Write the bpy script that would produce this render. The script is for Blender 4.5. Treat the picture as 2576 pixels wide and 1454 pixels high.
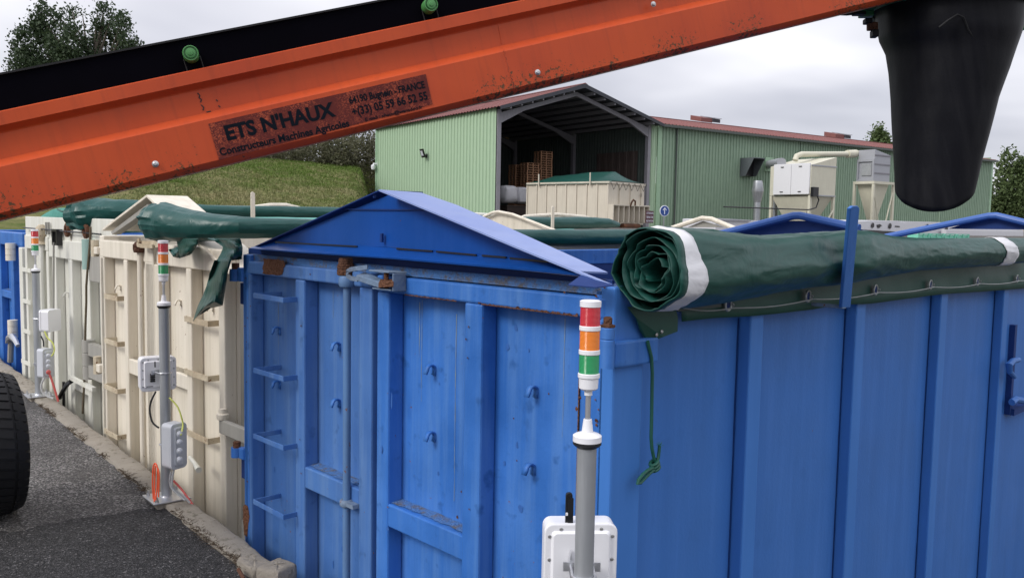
import bpy, bmesh, math, random
from mathutils import Vector, Matrix, noise
random.seed(7)
SC = bpy.context.scene
for o in list(bpy.data.objects): bpy.data.objects.remove(o)
COL = SC.collection
R = math.radians
# ------------------------------------------------------------------ camera
F_, CX, CY = 2150.0, 1288.0, 727.0        # measured on the photograph at 2576 px wide
TH, PT, RL, H = R(39.8), math.atan(171/2150), 0.018, 1.58
fw0 = Vector((math.sin(TH), math.cos(TH), 0)); rt0 = Vector((math.cos(TH), -math.sin(TH), 0)); up0 = Vector((0, 0, 1))
FW = math.cos(PT)*fw0 - math.sin(PT)*up0; up1 = math.cos(PT)*up0 + math.sin(PT)*fw0
RT = math.cos(RL)*rt0 + math.sin(RL)*up1; UP = math.cos(RL)*up1 - math.sin(RL)*rt0
CAM = Vector((0, 0, H))
cd = bpy.data.cameras.new('camera'); cam = bpy.data.objects.new('camera', cd); COL.objects.link(cam)
cd.sensor_width = 36; cd.lens = F_/2576*36; cd.clip_start = 0.05; cd.clip_end = 3000
M = Matrix.Identity(4)
for i in range(3):
    M[i][0] = RT[i]; M[i][1] = UP[i]; M[i][2] = -FW[i]; M[i][3] = CAM[i]
cam.matrix_world = M
SC.camera = cam
# ------------------------------------------------------------------ light
SUN_AZ, SUN_EL = R(276), R(36)     # azimuth clockwise from +Y
w = bpy.data.worlds.new('World'); SC.world = w; w.use_nodes = True
def N(nt, t, ins=None, **kw):
    n = nt.nodes.new(t)
    for k, v in kw.items(): setattr(n, k, v)
    if ins:
        for k, v in ins.items():
            s = n.inputs[k]
            if isinstance(v, bpy.types.NodeSocket): nt.links.new(v, s)
            else: s.default_value = v
    return n
def rgba(c): return (c[0], c[1], c[2], 1)
def ramp(nt, fac, stops, interp='LINEAR'):
    n = nt.nodes.new('ShaderNodeValToRGB'); nt.links.new(fac, n.inputs[0])
    n.color_ramp.interpolation = interp
    e = n.color_ramp.elements
    while len(e) > 1: e.remove(e[-1])
    e[0].position = stops[0][0]; c = stops[0][1]; e[0].color = rgba(c) if not isinstance(c, (int, float)) else (c, c, c, 1)
    for p, c in stops[1:]:
        x = e.new(p); x.color = rgba(c) if not isinstance(c, (int, float)) else (c, c, c, 1)
    return n.outputs[0]
def mix(nt, fac, a, b, mode='MIX'):
    n = nt.nodes.new('ShaderNodeMix'); n.data_type = 'RGBA'; n.blend_type = mode
    for s, v in ((n.inputs[0], fac), (n.inputs[6], a), (n.inputs[7], b)):
        if isinstance(v, bpy.types.NodeSocket): nt.links.new(v, s)
        elif isinstance(v, (int, float)): s.default_value = v if s.type == 'VALUE' else (v, v, v, 1)
        else: s.default_value = rgba(v)
    return n.outputs[2]
def math_(nt, op, a, b=0.0, c=None):
    n = nt.nodes.new('ShaderNodeMath'); n.operation = op
    for i, v in enumerate((a, b) if c is None else (a, b, c)):
        if isinstance(v, bpy.types.NodeSocket): nt.links.new(v, n.inputs[i])
        else: n.inputs[i].default_value = v
    return n.outputs[0]
nt = w.node_tree; nt.nodes.clear()
tc = N(nt, 'ShaderNodeTexCoord')
sky = N(nt, 'ShaderNodeTexSky', sky_type='NISHITA', sun_disc=False, sun_elevation=SUN_EL, sun_rotation=SUN_AZ)
sk = mix(nt, 1.0, sky.outputs[0], (0.09, 0.09, 0.09), 'MULTIPLY')
sep = N(nt, 'ShaderNodeSeparateXYZ', {0: tc.outputs['Generated']})
el = math_(nt, 'MAXIMUM', sep.outputs[2], 0.0)
elw = math_(nt, 'ADD', el, 0.12)
cx_ = math_(nt, 'DIVIDE', sep.outputs[0], elw); cy_ = math_(nt, 'DIVIDE', sep.outputs[1], elw)
cv = N(nt, 'ShaderNodeCombineXYZ', {0: cx_, 1: cy_, 2: 0.0})
n1 = N(nt, 'ShaderNodeTexNoise', {'Vector': cv.outputs[0], 'Scale': 0.42, 'Detail': 4.0, 'Roughness': 0.5, 'Distortion': 0.3})
cl = ramp(nt, n1.outputs[0], [(0.34, (0.44, 0.45, 0.515)), (0.46, (0.58, 0.585, 0.65)), (0.55, (0.73, 0.73, 0.785)), (0.66, (0.92, 0.92, 0.94))])
gr = ramp(nt, el, [(0.0, 0.96), (0.25, 1.03), (0.6, 1.5), (1.0, 1.8)])
cl2 = mix(nt, 1.0, cl, gr, 'MULTIPLY')
full = mix(nt, 0.93, sk, cl2)
bg = N(nt, 'ShaderNodeBackground', {'Color': full, 'Strength': 1.0})
wo = N(nt, 'ShaderNodeOutputWorld', {'Surface': bg.outputs[0]})
sl = bpy.data.lights.new('sun', 'SUN'); so = bpy.data.objects.new('sun', sl); COL.objects.link(so)
sl.energy = 1.5; sl.angle = R(20); sl.color = (1, 0.965, 0.91)
sd = Vector((math.sin(SUN_AZ)*math.cos(SUN_EL), math.cos(SUN_AZ)*math.cos(SUN_EL), math.sin(SUN_EL)))
so.rotation_euler = sd.to_track_quat('Z', 'Y').to_euler(); so.location = (0, 0, 30)
SC.view_settings.view_transform = 'Standard'; SC.view_settings.look = 'None'
SC.view_settings.exposure = 0.35; SC.view_settings.gamma = 1.0
SC.cycles.use_denoising = True; SC.cycles.max_bounces = 6
# ------------------------------------------------------------------ pixel rays -> world points on real planes
def ray(x, y): return FW + RT*((x-CX)/F_) - UP*((y-CY)/F_)
def at_d(x, y, d): return CAM + ray(x, y)*d
def at_z(x, y, z): r = ray(x, y); return CAM + r*((z-H)/r.z)
def at_y(x, y, Y): r = ray(x, y); return CAM + r*(Y/r.y)
def at_x(x, y, X): r = ray(x, y); return CAM + r*(X/r.x)
class Frame:
    def __init__(s, o, ang): s.o = Vector(o); s.a = ang; s.r = Matrix.Rotation(ang, 3, 'Z'); s.ri = s.r.transposed()
    def loc(s, p): return s.ri @ (Vector(p)-s.o)
    def world(s, p): return s.r @ Vector(p) + s.o
    def px(s, x, y, ax, v):
        o = s.loc(CAM); r = s.ri @ ray(x, y); t = (v-o[ax])/r[ax]; return o + r*t
# ------------------------------------------------------------------ materials
def newmat(name):
    m = bpy.data.materials.new(name); m.use_nodes = True; nt = m.node_tree; nt.nodes.clear()
    out = N(nt, 'ShaderNodeOutputMaterial'); b = N(nt, 'ShaderNodeBsdfPrincipled')
    nt.links.new(b.outputs[0], out.inputs[0]); return m, nt, b
def vec(nt, sc=(1, 1, 1), kind='Object'):
    t = N(nt, 'ShaderNodeTexCoord'); mp = N(nt, 'ShaderNodeMapping', {'Vector': t.outputs[kind], 'Scale': sc}); return mp.outputs[0]
def noi(nt, v, scale, detail=4.0, rough=0.55, dist=0.0):
    return N(nt, 'ShaderNodeTexNoise', {'Vector': v, 'Scale': scale, 'Detail': detail, 'Roughness': rough, 'Distortion': dist}).outputs[0]
def paint(name, col, alt=None, rust=0.0, rough=0.45, metal=0.0, var=0.5, streak=0.35, spots=0.0, bump=0.15, spec=0.22, dirt=None, bscale=3.0):
    m, nt, b = newmat(name); v = vec(nt)
    alt = alt or tuple(c*0.78 for c in col)
    c = mix(nt, math_(nt, 'MULTIPLY', ramp(nt, noi(nt, v, 2.3, 6), [(0.35, 0.0), (0.7, 1.0)]), var), col, alt)
    if streak:
        vs = vec(nt, (1, 1, 0.07)); s = ramp(nt, noi(nt, vs, 16, 5, 0.6), [(0.45, 0.0), (0.75, 1.0)])
        c = mix(nt, math_(nt, 'MULTIPLY', s, streak), c, dirt or tuple(min(1, x*1.35+0.03) for x in col))
        s2 = ramp(nt, noi(nt, vec(nt, (1.0, 1.3, 0.05)), 9, 4, 0.6), [(0.5, 0.0), (0.8, 1.0)])
        c = mix(nt, math_(nt, 'MULTIPLY', s2, streak*0.8), c, tuple(x*0.6 for x in col))
    if spots:
        sp = ramp(nt, noi(nt, v, 13, 3, 0.5), [(0.62, 0.0), (0.74, 1.0)])
        c = mix(nt, math_(nt, 'MULTIPLY', sp, spots), c, tuple(x*0.55 for x in col))
    ro = rough
    if rust:
        cl = ramp(nt, noi(nt, v, 3.1, 3), [(0.40, 0.0), (0.62, 1.0)])
        fi = noi(nt, v, 38, 7, 0.72)
        f = math_(nt, 'GREATER_THAN', math_(nt, 'ADD', fi, math_(nt, 'MULTIPLY', cl, 0.10)), 0.80-rust*0.15)
        rc = mix(nt, noi(nt, v, 60, 3), (0.10, 0.035, 0.018), (0.27, 0.115, 0.05))
        c = mix(nt, f, c, rc)
        ro = math_(nt, 'ADD', math_(nt, 'MULTIPLY', f, 0.4), rough)
    nt.links.new(c, b.inputs['Base Color'])
    if isinstance(ro, float): b.inputs['Roughness'].default_value = ro
    else: nt.links.new(ro, b.inputs['Roughness'])
    b.inputs['Metallic'].default_value = metal
    b.inputs['Specular IOR Level'].default_value = spec
    if bump:
        h = math_(nt, 'ADD', noi(nt, v, bscale, 2), math_(nt, 'MULTIPLY', noi(nt, v, 70, 4), 0.05))
        bp = N(nt, 'ShaderNodeBump', {'Strength': bump, 'Distance': 0.05, 'Height': h}); nt.links.new(bp.outputs[0], b.inputs['Normal'])
    return m
def plain(name, col, rough=0.5, metal=0.0, var=0.15, spec=0.5, trans=0.0, sc=8.0):
    m, nt, b = newmat(name); v = vec(nt)
    c = mix(nt, noi(nt, v, sc, 5), tuple(x*(1-var) for x in col), tuple(min(1, x*(1+var)) for x in col))
    nt.links.new(c, b.inputs['Base Color']); b.inputs['Roughness'].default_value = rough; b.inputs['Metallic'].default_value = metal
    b.inputs['Specular IOR Level'].default_value = spec; b.inputs['Transmission Weight'].default_value = trans
    return m
MT = {}
MT['blue'] = paint('blue_paint', (0.048, 0.178, 0.55), (0.024, 0.112, 0.38), rust=0.25, rough=0.40, spots=0.75, streak=0.38, bump=0.35, dirt=(0.17, 0.33, 0.60), var=0.9)
MT['blue_faded'] = paint('faded_blue_paint', (0.075, 0.185, 0.46), (0.050, 0.135, 0.38), rust=0.3, rough=0.42, spots=0.6, streak=0.45, bump=0.3, dirt=(0.19, 0.31, 0.50), var=0.9)
MT['blue_side'] = paint('blue_side_paint', (0.048, 0.165, 0.49), (0.056, 0.155, 0.41), rust=0.15, rough=0.40, spots=0.12, streak=0.25, bump=0.32, bscale=1.6)
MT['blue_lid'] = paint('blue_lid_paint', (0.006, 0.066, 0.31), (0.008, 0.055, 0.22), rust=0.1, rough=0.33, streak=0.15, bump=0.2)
MT['blue_rib_lit'] = paint('blue_rib_lit_paint', (0.056, 0.190, 0.54), (0.050, 0.165, 0.46), rust=0.1, rough=0.40, streak=0.2, bump=0.1)  # lighter than the side wall: contrast from shade around the ribs put into colour
MT['blue_roof_lit'] = paint('blue_roof_lit_paint', (0.23, 0.31, 0.60), (0.32, 0.40, 0.64), rust=0.0, rough=0.33, streak=0.3, bump=0.2, dirt=(0.32, 0.38, 0.60))  # paler lid blue: skylight on the up-facing plate put into the base colour
MT['blue_tube'] = paint('blue_tube_paint', (0.06, 0.14, 0.42), rust=0.0, rough=0.35, streak=0.1, bump=0.1)
MT['blue_grey'] = paint('blue_grey_steel', (0.095, 0.20, 0.40), (0.12, 0.17, 0.26), rust=0.45, rough=0.5, streak=0.5, bump=0.2)
MT['blue_dark'] = paint('blue_inside_paint', (0.012, 0.040, 0.17), rust=0.15, rough=0.5, streak=0.1)
MT['cream'] = paint('cream_paint', (0.78, 0.725, 0.62), (0.70, 0.635, 0.53), rust=0.32, rough=0.5, streak=0.4, bump=0.2, dirt=(0.38, 0.35, 0.24))
MT['cream_white'] = paint('cream_white_paint', (0.74, 0.735, 0.67), (0.64, 0.64, 0.59), rust=0.15, rough=0.5, streak=0.45, bump=0.2, dirt=(0.50, 0.49, 0.36))
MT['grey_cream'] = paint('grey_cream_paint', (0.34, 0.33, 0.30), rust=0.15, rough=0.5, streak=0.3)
MT['rust'] = paint('rust', (0.17, 0.075, 0.04), (0.07, 0.035, 0.025), rough=0.85, streak=0.0, bump=0.6, var=1.0, bscale=60)
MT['rusty_blue'] = paint('rusty_blue_steel', (0.16, 0.24, 0.36), (0.13, 0.12, 0.12), rough=0.6, streak=0.3, bump=0.3, var=0.6, rust=0.5, bscale=20)
MT['rusty_cream'] = paint('rusty_cream_steel', (0.56, 0.50, 0.38), (0.36, 0.27, 0.17), rough=0.65, streak=0.3, bump=0.3, var=0.8, rust=0.75, bscale=20)
MT['grime'] = plain('grime', (0.12, 0.095, 0.06), 0.95, var=0.7, sc=60)
def grime_over(name, col):
    m, nt, b = newmat(name); v = vec(nt)
    f = ramp(nt, noi(nt, v, 22, 6, 0.7), [(0.46, 0.0), (0.64, 0.8)])
    c = mix(nt, f, tuple(x*0.75 for x in col), mix(nt, noi(nt, v, 120, 3), (0.035, 0.028, 0.02), (0.22, 0.17, 0.09)))
    nt.links.new(c, b.inputs['Base Color']); b.inputs['Roughness'].default_value = 0.9
    bp = N(nt, 'ShaderNodeBump', {'Strength': 0.9, 'Distance': 0.01, 'Height': noi(nt, v, 110, 4)}); nt.links.new(bp.outputs[0], b.inputs['Normal']); return m
MT['grime_blue'] = grime_over('grime_on_blue', (0.088, 0.235, 0.55)); MT['grime_cream'] = grime_over('grime_on_cream', (0.55, 0.5, 0.4))
MT['steel'] = paint('galvanised_steel', (0.46, 0.48, 0.50), (0.30, 0.32, 0.34), rough=0.38, metal=0.75, streak=0.35, bump=0.1, var=0.9)
MT['pole_steel'] = paint('pole_steel', (0.46, 0.48, 0.50), (0.30, 0.32, 0.35), rough=0.42, metal=0.55, streak=0.7, bump=0.08, var=0.8)
MT['zinc'] = plain('zinc', (0.62, 0.63, 0.66), 0.35, 0.8, 0.2)
MT['white_pl'] = plain('white_plastic', (0.80, 0.80, 0.83), 0.35, 0, 0.03)
MT['grey_pl'] = plain('grey_plastic', (0.55, 0.57, 0.61), 0.4, 0, 0.04)
MT['black_pl'] = plain('black_plastic', (0.012, 0.012, 0.014), 0.35, 0, 0.2)
MT['rubber'] = plain('black_rubber', (0.010, 0.010, 0.011), 0.6, 0, 0.3, spec=0.3)
MT['chute'] = paint('black_chute_rubber', (0.0035, 0.0038, 0.0065), (0.006, 0.006, 0.008), rough=0.5, streak=0.35, bump=0.25, spec=0.14, dirt=(0.022, 0.022, 0.024), bscale=2.5)
MT['belt'] = plain('black_belt', (0.0018, 0.0016, 0.0035), 0.8, 0, 0.3, spec=0.03)
MT['red_lens'] = plain('red_lens', (0.55, 0.02, 0.035), 0.2, 0, 0.05)
MT['amber_lens'] = plain('amber_lens', (0.80, 0.22, 0.01), 0.2, 0, 0.05)
MT['green_lens'] = plain('green_lens', (0.01, 0.30, 0.10), 0.2, 0, 0.05)
MT['pink'] = plain('red_cable', (0.55, 0.10, 0.09), 0.5)
MT['orange_c'] = plain('orange_cable', (0.80, 0.10, 0.03), 0.5)
MT['yellow_c'] = plain('yellow_cable', (0.62, 0.66, 0.16), 0.5)
MT['grey_c'] = plain('grey_cable', (0.45, 0.46, 0.46), 0.5)
MT['rope'] = plain('green_rope', (0.010, 0.085, 0.06), 0.5, var=0.3, sc=80)
MT['wire'] = plain('steel_wire', (0.42, 0.44, 0.44), 0.4, 0.6)
MT['bolt'] = plain('bolt_steel', (0.5, 0.5, 0.5), 0.35, 0.8, 0.3, sc=50)
MT['green_pt'] = plain('green_paint', (0.07, 0.25, 0.07), 0.4, var=0.25)
MT['green_dk'] = plain('dark_green_paint', (0.02, 0.14, 0.05), 0.4)
def tarp_mat(name, col, rough=0.36, du=0.45, bs=0.35):
    m, nt, b = newmat(name); v = vec(nt)
    dust = ramp(nt, noi(nt, v, 4.5, 6, 0.65), [(0.45, 0.0), (0.75, 1.0)])
    c = mix(nt, math_(nt, 'MULTIPLY', dust, du), col, tuple(x*1.2+0.028 for x in col))
    nt.links.new(c, b.inputs['Base Color']); b.inputs['Roughness'].default_value = rough
    b.inputs['Specular IOR Level'].default_value = 0.38
    h = math_(nt, 'ADD', noi(nt, vec(nt, (0.5, 1, 1)), 9, 3, 0.5, 0.8), math_(nt, 'MULTIPLY', noi(nt, v, 260, 2), 0.02))
    bp = N(nt, 'ShaderNodeBump', {'Strength': bs, 'Distance': 0.03, 'Height': h}); nt.links.new(bp.outputs[0], b.inputs['Normal'])
    return m
MT['tarp'] = tarp_mat('green_tarpaulin', (0.007, 0.060, 0.047), 0.42)
MT['skirt'] = tarp_mat('green_skirt_sheet', (0.008, 0.064, 0.048), 0.45, 0.12, 0.06)
MT['tarp_teal'] = tarp_mat('teal_tarpaulin', (0.022, 0.15, 0.135), 0.38)
MT['tarp_white'] = tarp_mat('white_tarpaulin', (0.70, 0.70, 0.72), 0.5)
# ------------------------------------------------------------------ mesh builder
class MB:
    def __init__(s): s.v = []; s.f = []
    def add(s, vs, fs):
        n = len(s.v); s.v += [tuple(p) for p in vs]; s.f += [tuple(i+n for i in f) for f in fs]
    def box(s, x0, x1, y0, y1, z0, z1):
        if x0 > x1: x0, x1 = x1, x0
        if y0 > y1: y0, y1 = y1, y0
        if z0 > z1: z0, z1 = z1, z0
        s.add([(x0,y0,z0),(x1,y0,z0),(x1,y1,z0),(x0,y1,z0),(x0,y0,z1),(x1,y0,z1),(x1,y1,z1),(x0,y1,z1)],
              [(0,3,2,1),(4,5,6,7),(0,1,5,4),(1,2,6,5),(2,3,7,6),(3,0,4,7)]); return s
    def prism(s, pts, d):
        d = Vector(d); n = len(pts); a = [Vector(p) for p in pts]; b = [p+d for p in a]
        nrm = Vector((0, 0, 0))
        for i in range(n): nrm += a[i].cross(a[(i+1) % n])
        if nrm.dot(d) > 0: a, b = b, a
        s.add(a+b, [tuple(range(n)), tuple(range(2*n-1, n-1, -1))] + [(i, i+n, (i+1) % n + n, (i+1) % n) for i in range(n)]); return s
    def tube(s, pts, r, n=8, cap=True):
        pts = [Vector(p) for p in pts]; rs = r if isinstance(r, (list, tuple)) else [r]*len(pts)
        t0 = (pts[1]-pts[0]).normalized(); u = t0.cross(Vector((0, 0, 1)))
        if u.length < 0.05: u = t0.cross(Vector((1, 0, 0)))
        u.normalize(); vs = []
        for i, p in enumerate(pts):
            t = (pts[min(i+1, len(pts)-1)]-pts[max(i-1, 0)])
            if t.length < 1e-9: t = t0
            t.normalize(); u = (u-t*u.dot(t)); u.normalize(); v = t.cross(u)
            for k in range(n):
                a = 2*math.pi*k/n; vs.append(p+(u*math.cos(a)+v*math.sin(a))*rs[i])
        fs = []
        for i in range(len(pts)-1):
            for k in range(n):
                a = i*n+k; b = i*n+(k+1) % n; fs.append((a, b, b+n, a+n))
        if cap: fs.append(tuple(range(n-1, -1, -1))); fs.append(tuple(range((len(pts)-1)*n, len(pts)*n)))
        s.add(vs, fs); return s
    def cyl(s, p0, p1, r, n=16): return s.tube([p0, p1], r, n)
    def lathe(s, prof, c, ax=(0, 0, 1), n=28):
        ax = Vector(ax).normalized(); u = ax.cross(Vector((1, 0, 0)))
        if u.length < 0.1: u = ax.cross(Vector((0, 1, 0)))
        u.normalize(); v = ax.cross(u); c = Vector(c); vs = []
        for r, z in prof:
            for k in range(n):
                a = 2*math.pi*k/n; vs.append(c+ax*z+(u*math.cos(a)+v*math.sin(a))*max(r, 1e-4))
        fs = []
        for i in range(len(prof)-1):
            for k in range(n):
                a = i*n+k; b = i*n+(k+1) % n; fs.append((a, b, b+n, a+n))
        fs.append(tuple(range(n-1, -1, -1))); fs.append(tuple(range((len(prof)-1)*n, len(prof)*n)))
        s.add(vs, fs); return s
    def grid(s, g, closed=False):
        m = len(g[0]); vs = [p for row in g for p in row]; fs = []
        for i in range(len(g)-1):
            for k in range(m if closed else m-1):
                a = i*m+k; b = i*m+(k+1) % m; fs.append((a, b, b+m, a+m))
        s.add(vs, fs); return s
    def build(s, name, mat, parent=None, bevel=0, smooth=False, solid=0, fix=True, ang=35):
        me = bpy.data.meshes.new(name); me.from_pydata(s.v, [], s.f); me.update()
        if fix:
            bm = bmesh.new(); bm.from_mesh(me); bmesh.ops.recalc_face_normals(bm, faces=bm.faces); bm.to_mesh(me); bm.free()
        me.materials.append(MT[mat] if isinstance(mat, str) else mat)
        o = bpy.data.objects.new(name, me); COL.objects.link(o)
        if parent: o.parent = parent
        if smooth:
            for p in me.polygons: p.use_smooth = True
            me.set_sharp_from_angle(angle=R(ang))
        if solid:
            md = o.modifiers.new('solid', 'SOLIDIFY'); md.thickness = solid; md.offset = 0
        if bevel:
            md = o.modifiers.new('bevel', 'BEVEL'); md.width = bevel; md.segments = 2; md.limit_method = 'ANGLE'; md.angle_limit = R(35)
        return o
def tag(o, label=None, cat=None, group=None, kind=None):
    if label: o['label'] = label
    if cat: o['category'] = cat
    if group: o['group'] = group
    if kind: o['kind'] = kind
    return o
def empty(name, loc=(0, 0, 0), rz=0.0):
    o = bpy.data.objects.new(name, None); COL.objects.link(o); o.location = loc; o.rotation_euler = (0, 0, rz); o.empty_display_size = 0.2; return o
def text(body, size, mat, parent, name='lettering', ext=0.0006, off=0.0, mw=None):
    cu = bpy.data.curves.new(name, 'FONT'); cu.body = body; cu.size = size; cu.extrude = ext; cu.offset = off; cu.resolution_u = 3
    o = bpy.data.objects.new('tmp', cu); COL.objects.link(o); bpy.context.view_layer.update()
    me = bpy.data.meshes.new_from_object(o.evaluated_get(bpy.context.evaluated_depsgraph_get())); bpy.data.objects.remove(o)
    me.materials.clear(); me.materials.append(mat if not isinstance(mat, str) else MT[mat])
    t = bpy.data.objects.new(name, me); COL.objects.link(t)
    wdt = max(v.co.x for v in me.vertices)-min(v.co.x for v in me.vertices)
    if parent: t.parent = parent
    return t, wdt
def ss(x): x = max(0, min(1, x)); return x*x*(3-2*x)
def nz(x, y, z=0.0): return noise.noise(Vector((x, y, z)))
# ================================================================== SETTING
def gh(X, Y):
    if X < 1.61: base = -0.035
    else:
        d = math.hypot(X, Y); base = -1.1 + 2.4*ss((d-16)/20)
    mask = ss((0.598*Y-0.1-X)/1.6)
    mask = max(mask, ss((Y-56)/2.5))
    hill = 4.5*ss((Y-31)/32)*mask + 0.3*ss((Y-70)/60)
    if Y > 26 and X < 1.61: base = 1.3*ss((Y-26)/10)
    return base + hill + (0.18*nz(X*0.12, Y*0.12) + 0.05*nz(X*0.5, Y*0.5))*ss((Y-34)/4)*mask
xs = [-900, -400, -200, -100, -60, -40, -30, -20, -12, -8, -4, 0, 1.60, 1.62]+[2+i*1.0 for i in range(0, 48)]+[52+i*3 for i in range(18)]+[110, 150, 250, 450, 900]
ys = [-900, -300, -100, -40, -20, -10, -4, 0, 2, 4, 6, 8, 10, 12, 15, 18, 21, 24]+[26+i*1.0 for i in range(50)]+[78, 84, 92, 105, 130, 180, 300, 500, 900]
def grass_mat():
    m, nt, b = newmat('meadow_ground'); v = vec(nt)
    g = mix(nt, ramp(nt, noi(nt, v, 0.16, 6, 0.6), [(0.38, 0.0), (0.6, 1.0)]), (0.105, 0.135, 0.032), (0.25, 0.215, 0.105))
    g = mix(nt, ramp(nt, noi(nt, v, 2.2, 6, 0.75), [(0.45, 0.0), (0.62, 0.75)]), g, (0.055, 0.10, 0.02))
    g = mix(nt, ramp(nt, noi(nt, v, 7, 3, 0.75), [(0.55, 0.0), (0.75, 0.6)]), g, (0.22, 0.20, 0.09))
    s = N(nt, 'ShaderNodeSeparateXYZ', {0: v}); d = N(nt, 'ShaderNodeVectorMath', {0: v}, operation='LENGTH')
    yard = mix(nt, noi(nt, v, 3, 6, 0.7), (0.09, 0.085, 0.078), (0.17, 0.16, 0.145))
    f = math_(nt, 'GREATER_THAN', math_(nt, 'SUBTRACT', math_(nt, 'MULTIPLY', s.outputs[1], 0.6), s.outputs[0]), 1.0)
    f2 = math_(nt, 'MULTIPLY', math_(nt, 'MAXIMUM', f, math_(nt, 'GREATER_THAN', s.outputs[1], 56.0)), math_(nt, 'GREATER_THAN', s.outputs[1], 29.0))
    nt.links.new(mix(nt, f2, yard, g), b.inputs['Base Color']); b.inputs['Roughness'].default_value = 0.95; b.inputs['Specular IOR Level'].default_value = 0.1
    bp = N(nt, 'ShaderNodeBump', {'Strength': 0.8, 'Distance': 0.15, 'Height': noi(nt, v, 4, 8, 0.75)}); nt.links.new(bp.outputs[0], b.inputs['Normal'])
    return m
MT['ground'] = grass_mat()
mb = MB(); mb.grid([[(x, y, gh(x, y)) for x in xs] for y in ys])
tag(mb.build('ground', 'ground', smooth=True, ang=60, fix=False), kind='structure')
def asphalt():
    m, nt, b = newmat('asphalt'); v = vec(nt); s = N(nt, 'ShaderNodeSeparateXYZ', {0: v})
    vo = N(nt, 'ShaderNodeTexVoronoi', {'Vector': v, 'Scale': 135.0}); st = N(nt, 'ShaderNodeSeparateColor', {0: vo.outputs['Color']})
    old = ramp(nt, st.outputs[0], [(0.0, (0.025, 0.025, 0.026)), (0.5, (0.10, 0.096, 0.094)), (0.8, (0.22, 0.208, 0.20)), (1.0, (0.46, 0.44, 0.43))])
    old = mix(nt, math_(nt, 'MULTIPLY', ramp(nt, noi(nt, v, 1.8, 6, 0.65), [(0.42, 0.0), (0.62, 1.0)]), 0.6), old, (0.055, 0.051, 0.049))
    vo2 = N(nt, 'ShaderNodeTexVoronoi', {'Vector': v, 'Scale': 140.0}); s2 = N(nt, 'ShaderNodeSeparateColor', {0: vo2.outputs['Color']})
    new = ramp(nt, s2.outputs[0], [(0.0, (0.010, 0.010, 0.011)), (0.6, (0.033, 0.032, 0.033)), (0.96, (0.078, 0.075, 0.077)), (1.0, (0.22, 0.21, 0.21))])
    edge = math_(nt, 'ADD', s.outputs[1], math_(nt, 'MULTIPLY', math_(nt, 'SUBTRACT', noi(nt, v, 6, 6, 0.8), 0.5), 0.30))
    f = math_(nt, 'LESS_THAN', math_(nt, 'ADD', edge, math_(nt, 'MULTIPLY', s.outputs[0], 0.05)), 4.79)
    nt.links.new(mix(nt, f, old, new), b.inputs['Base Color']); b.inputs['Roughness'].default_value = 0.85; b.inputs['Specular IOR Level'].default_value = 0.35
    h = math_(nt, 'ADD', vo.outputs['Distance'], math_(nt, 'MULTIPLY', noi(nt, v, 30, 4), 1.2))
    bp = N(nt, 'ShaderNodeBump', {'Strength': 0.9, 'Distance': 0.008, 'Height': h}); nt.links.new(bp.outputs[0], b.inputs['Normal'])
    return m
MT['asphalt'] = asphalt()
mb = MB(); mb.grid([[(x, y, 0.006 if x < 1.4 else -0.012) for x in (-9, -4, 0, 1.0, 1.44, 1.475)] for y in [-3+i*0.5 for i in range(62)]])
for i, p in enumerate(mb.v):
    if abs(p[0]-1.475) < 1e-3: mb.v[i] = (p[0]+0.03*nz(0, p[1]*1.7), p[1], -0.006)
tag(mb.build('road', 'asphalt', smooth=True, fix=False), kind='structure')
def concrete(name, col):
    m, nt, b = newmat(name); v = vec(nt)
    c = mix(nt, noi(nt, v, 5, 7, 0.7), tuple(x*0.7 for x in col), tuple(x*1.25 for x in col))
    c = mix(nt, ramp(nt, noi(nt, v, 16, 5, 0.7), [(0.56, 0.0), (0.66, 0.7)]), c, (0.13, 0.115, 0.075))
    nt.links.new(c, b.inputs['Base Color']); b.inputs['Roughness'].default_value = 0.92
    bp = N(nt, 'ShaderNodeBump', {'Strength': 0.9, 'Distance': 0.03, 'Height': noi(nt, v, 32, 9, 0.75)}); nt.links.new(bp.outputs[0], b.inputs['Normal']); return m
MT['kerb'] = concrete('kerb_concrete', (0.38, 0.34, 0.285))
def kerb(y0, y1):
    g = []; n = int((y1-y0)/0.05)
    for i in range(n+1):
        y = y0+(y1-y0)*i/n; a = 0.010*nz(3, y*1.9)+0.012*nz(8, y*7.5)+0.006*nz(8, y*23); b_ = 0.016*nz(5, y*2.3)+0.012*nz(1, y*8); br = max(0, nz(9, y*1.3)-0.15)*0.10
        br2 = 0.05*ss((4.1-y)/0.5)*(0.6+nz(2, y*9))
        row = [(1.465+a+br2, y, -0.06), (1.470+a+br2, y, 0.009), (1.474+a+br2*1.1, y, 0.014+0.003*nz(7, y*9)), (1.51+a*0.4, y, 0.016+0.003*nz(4, y*7)),
               (1.55, y, 0.017+0.003*nz(5, y*4)), (1.59+b_-br, y, 0.016+0.004*nz(2, y*9)), (1.606+b_-br, y, 0.006), (1.612, y, -0.08), (1.615, y, -1.14)]
        g.append(row)
    return g
mb = MB(); mb.grid(kerb(1.0, 24.0)); tag(mb.build('kerb', 'kerb', smooth=True, ang=50, fix=False), kind='structure')

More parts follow.
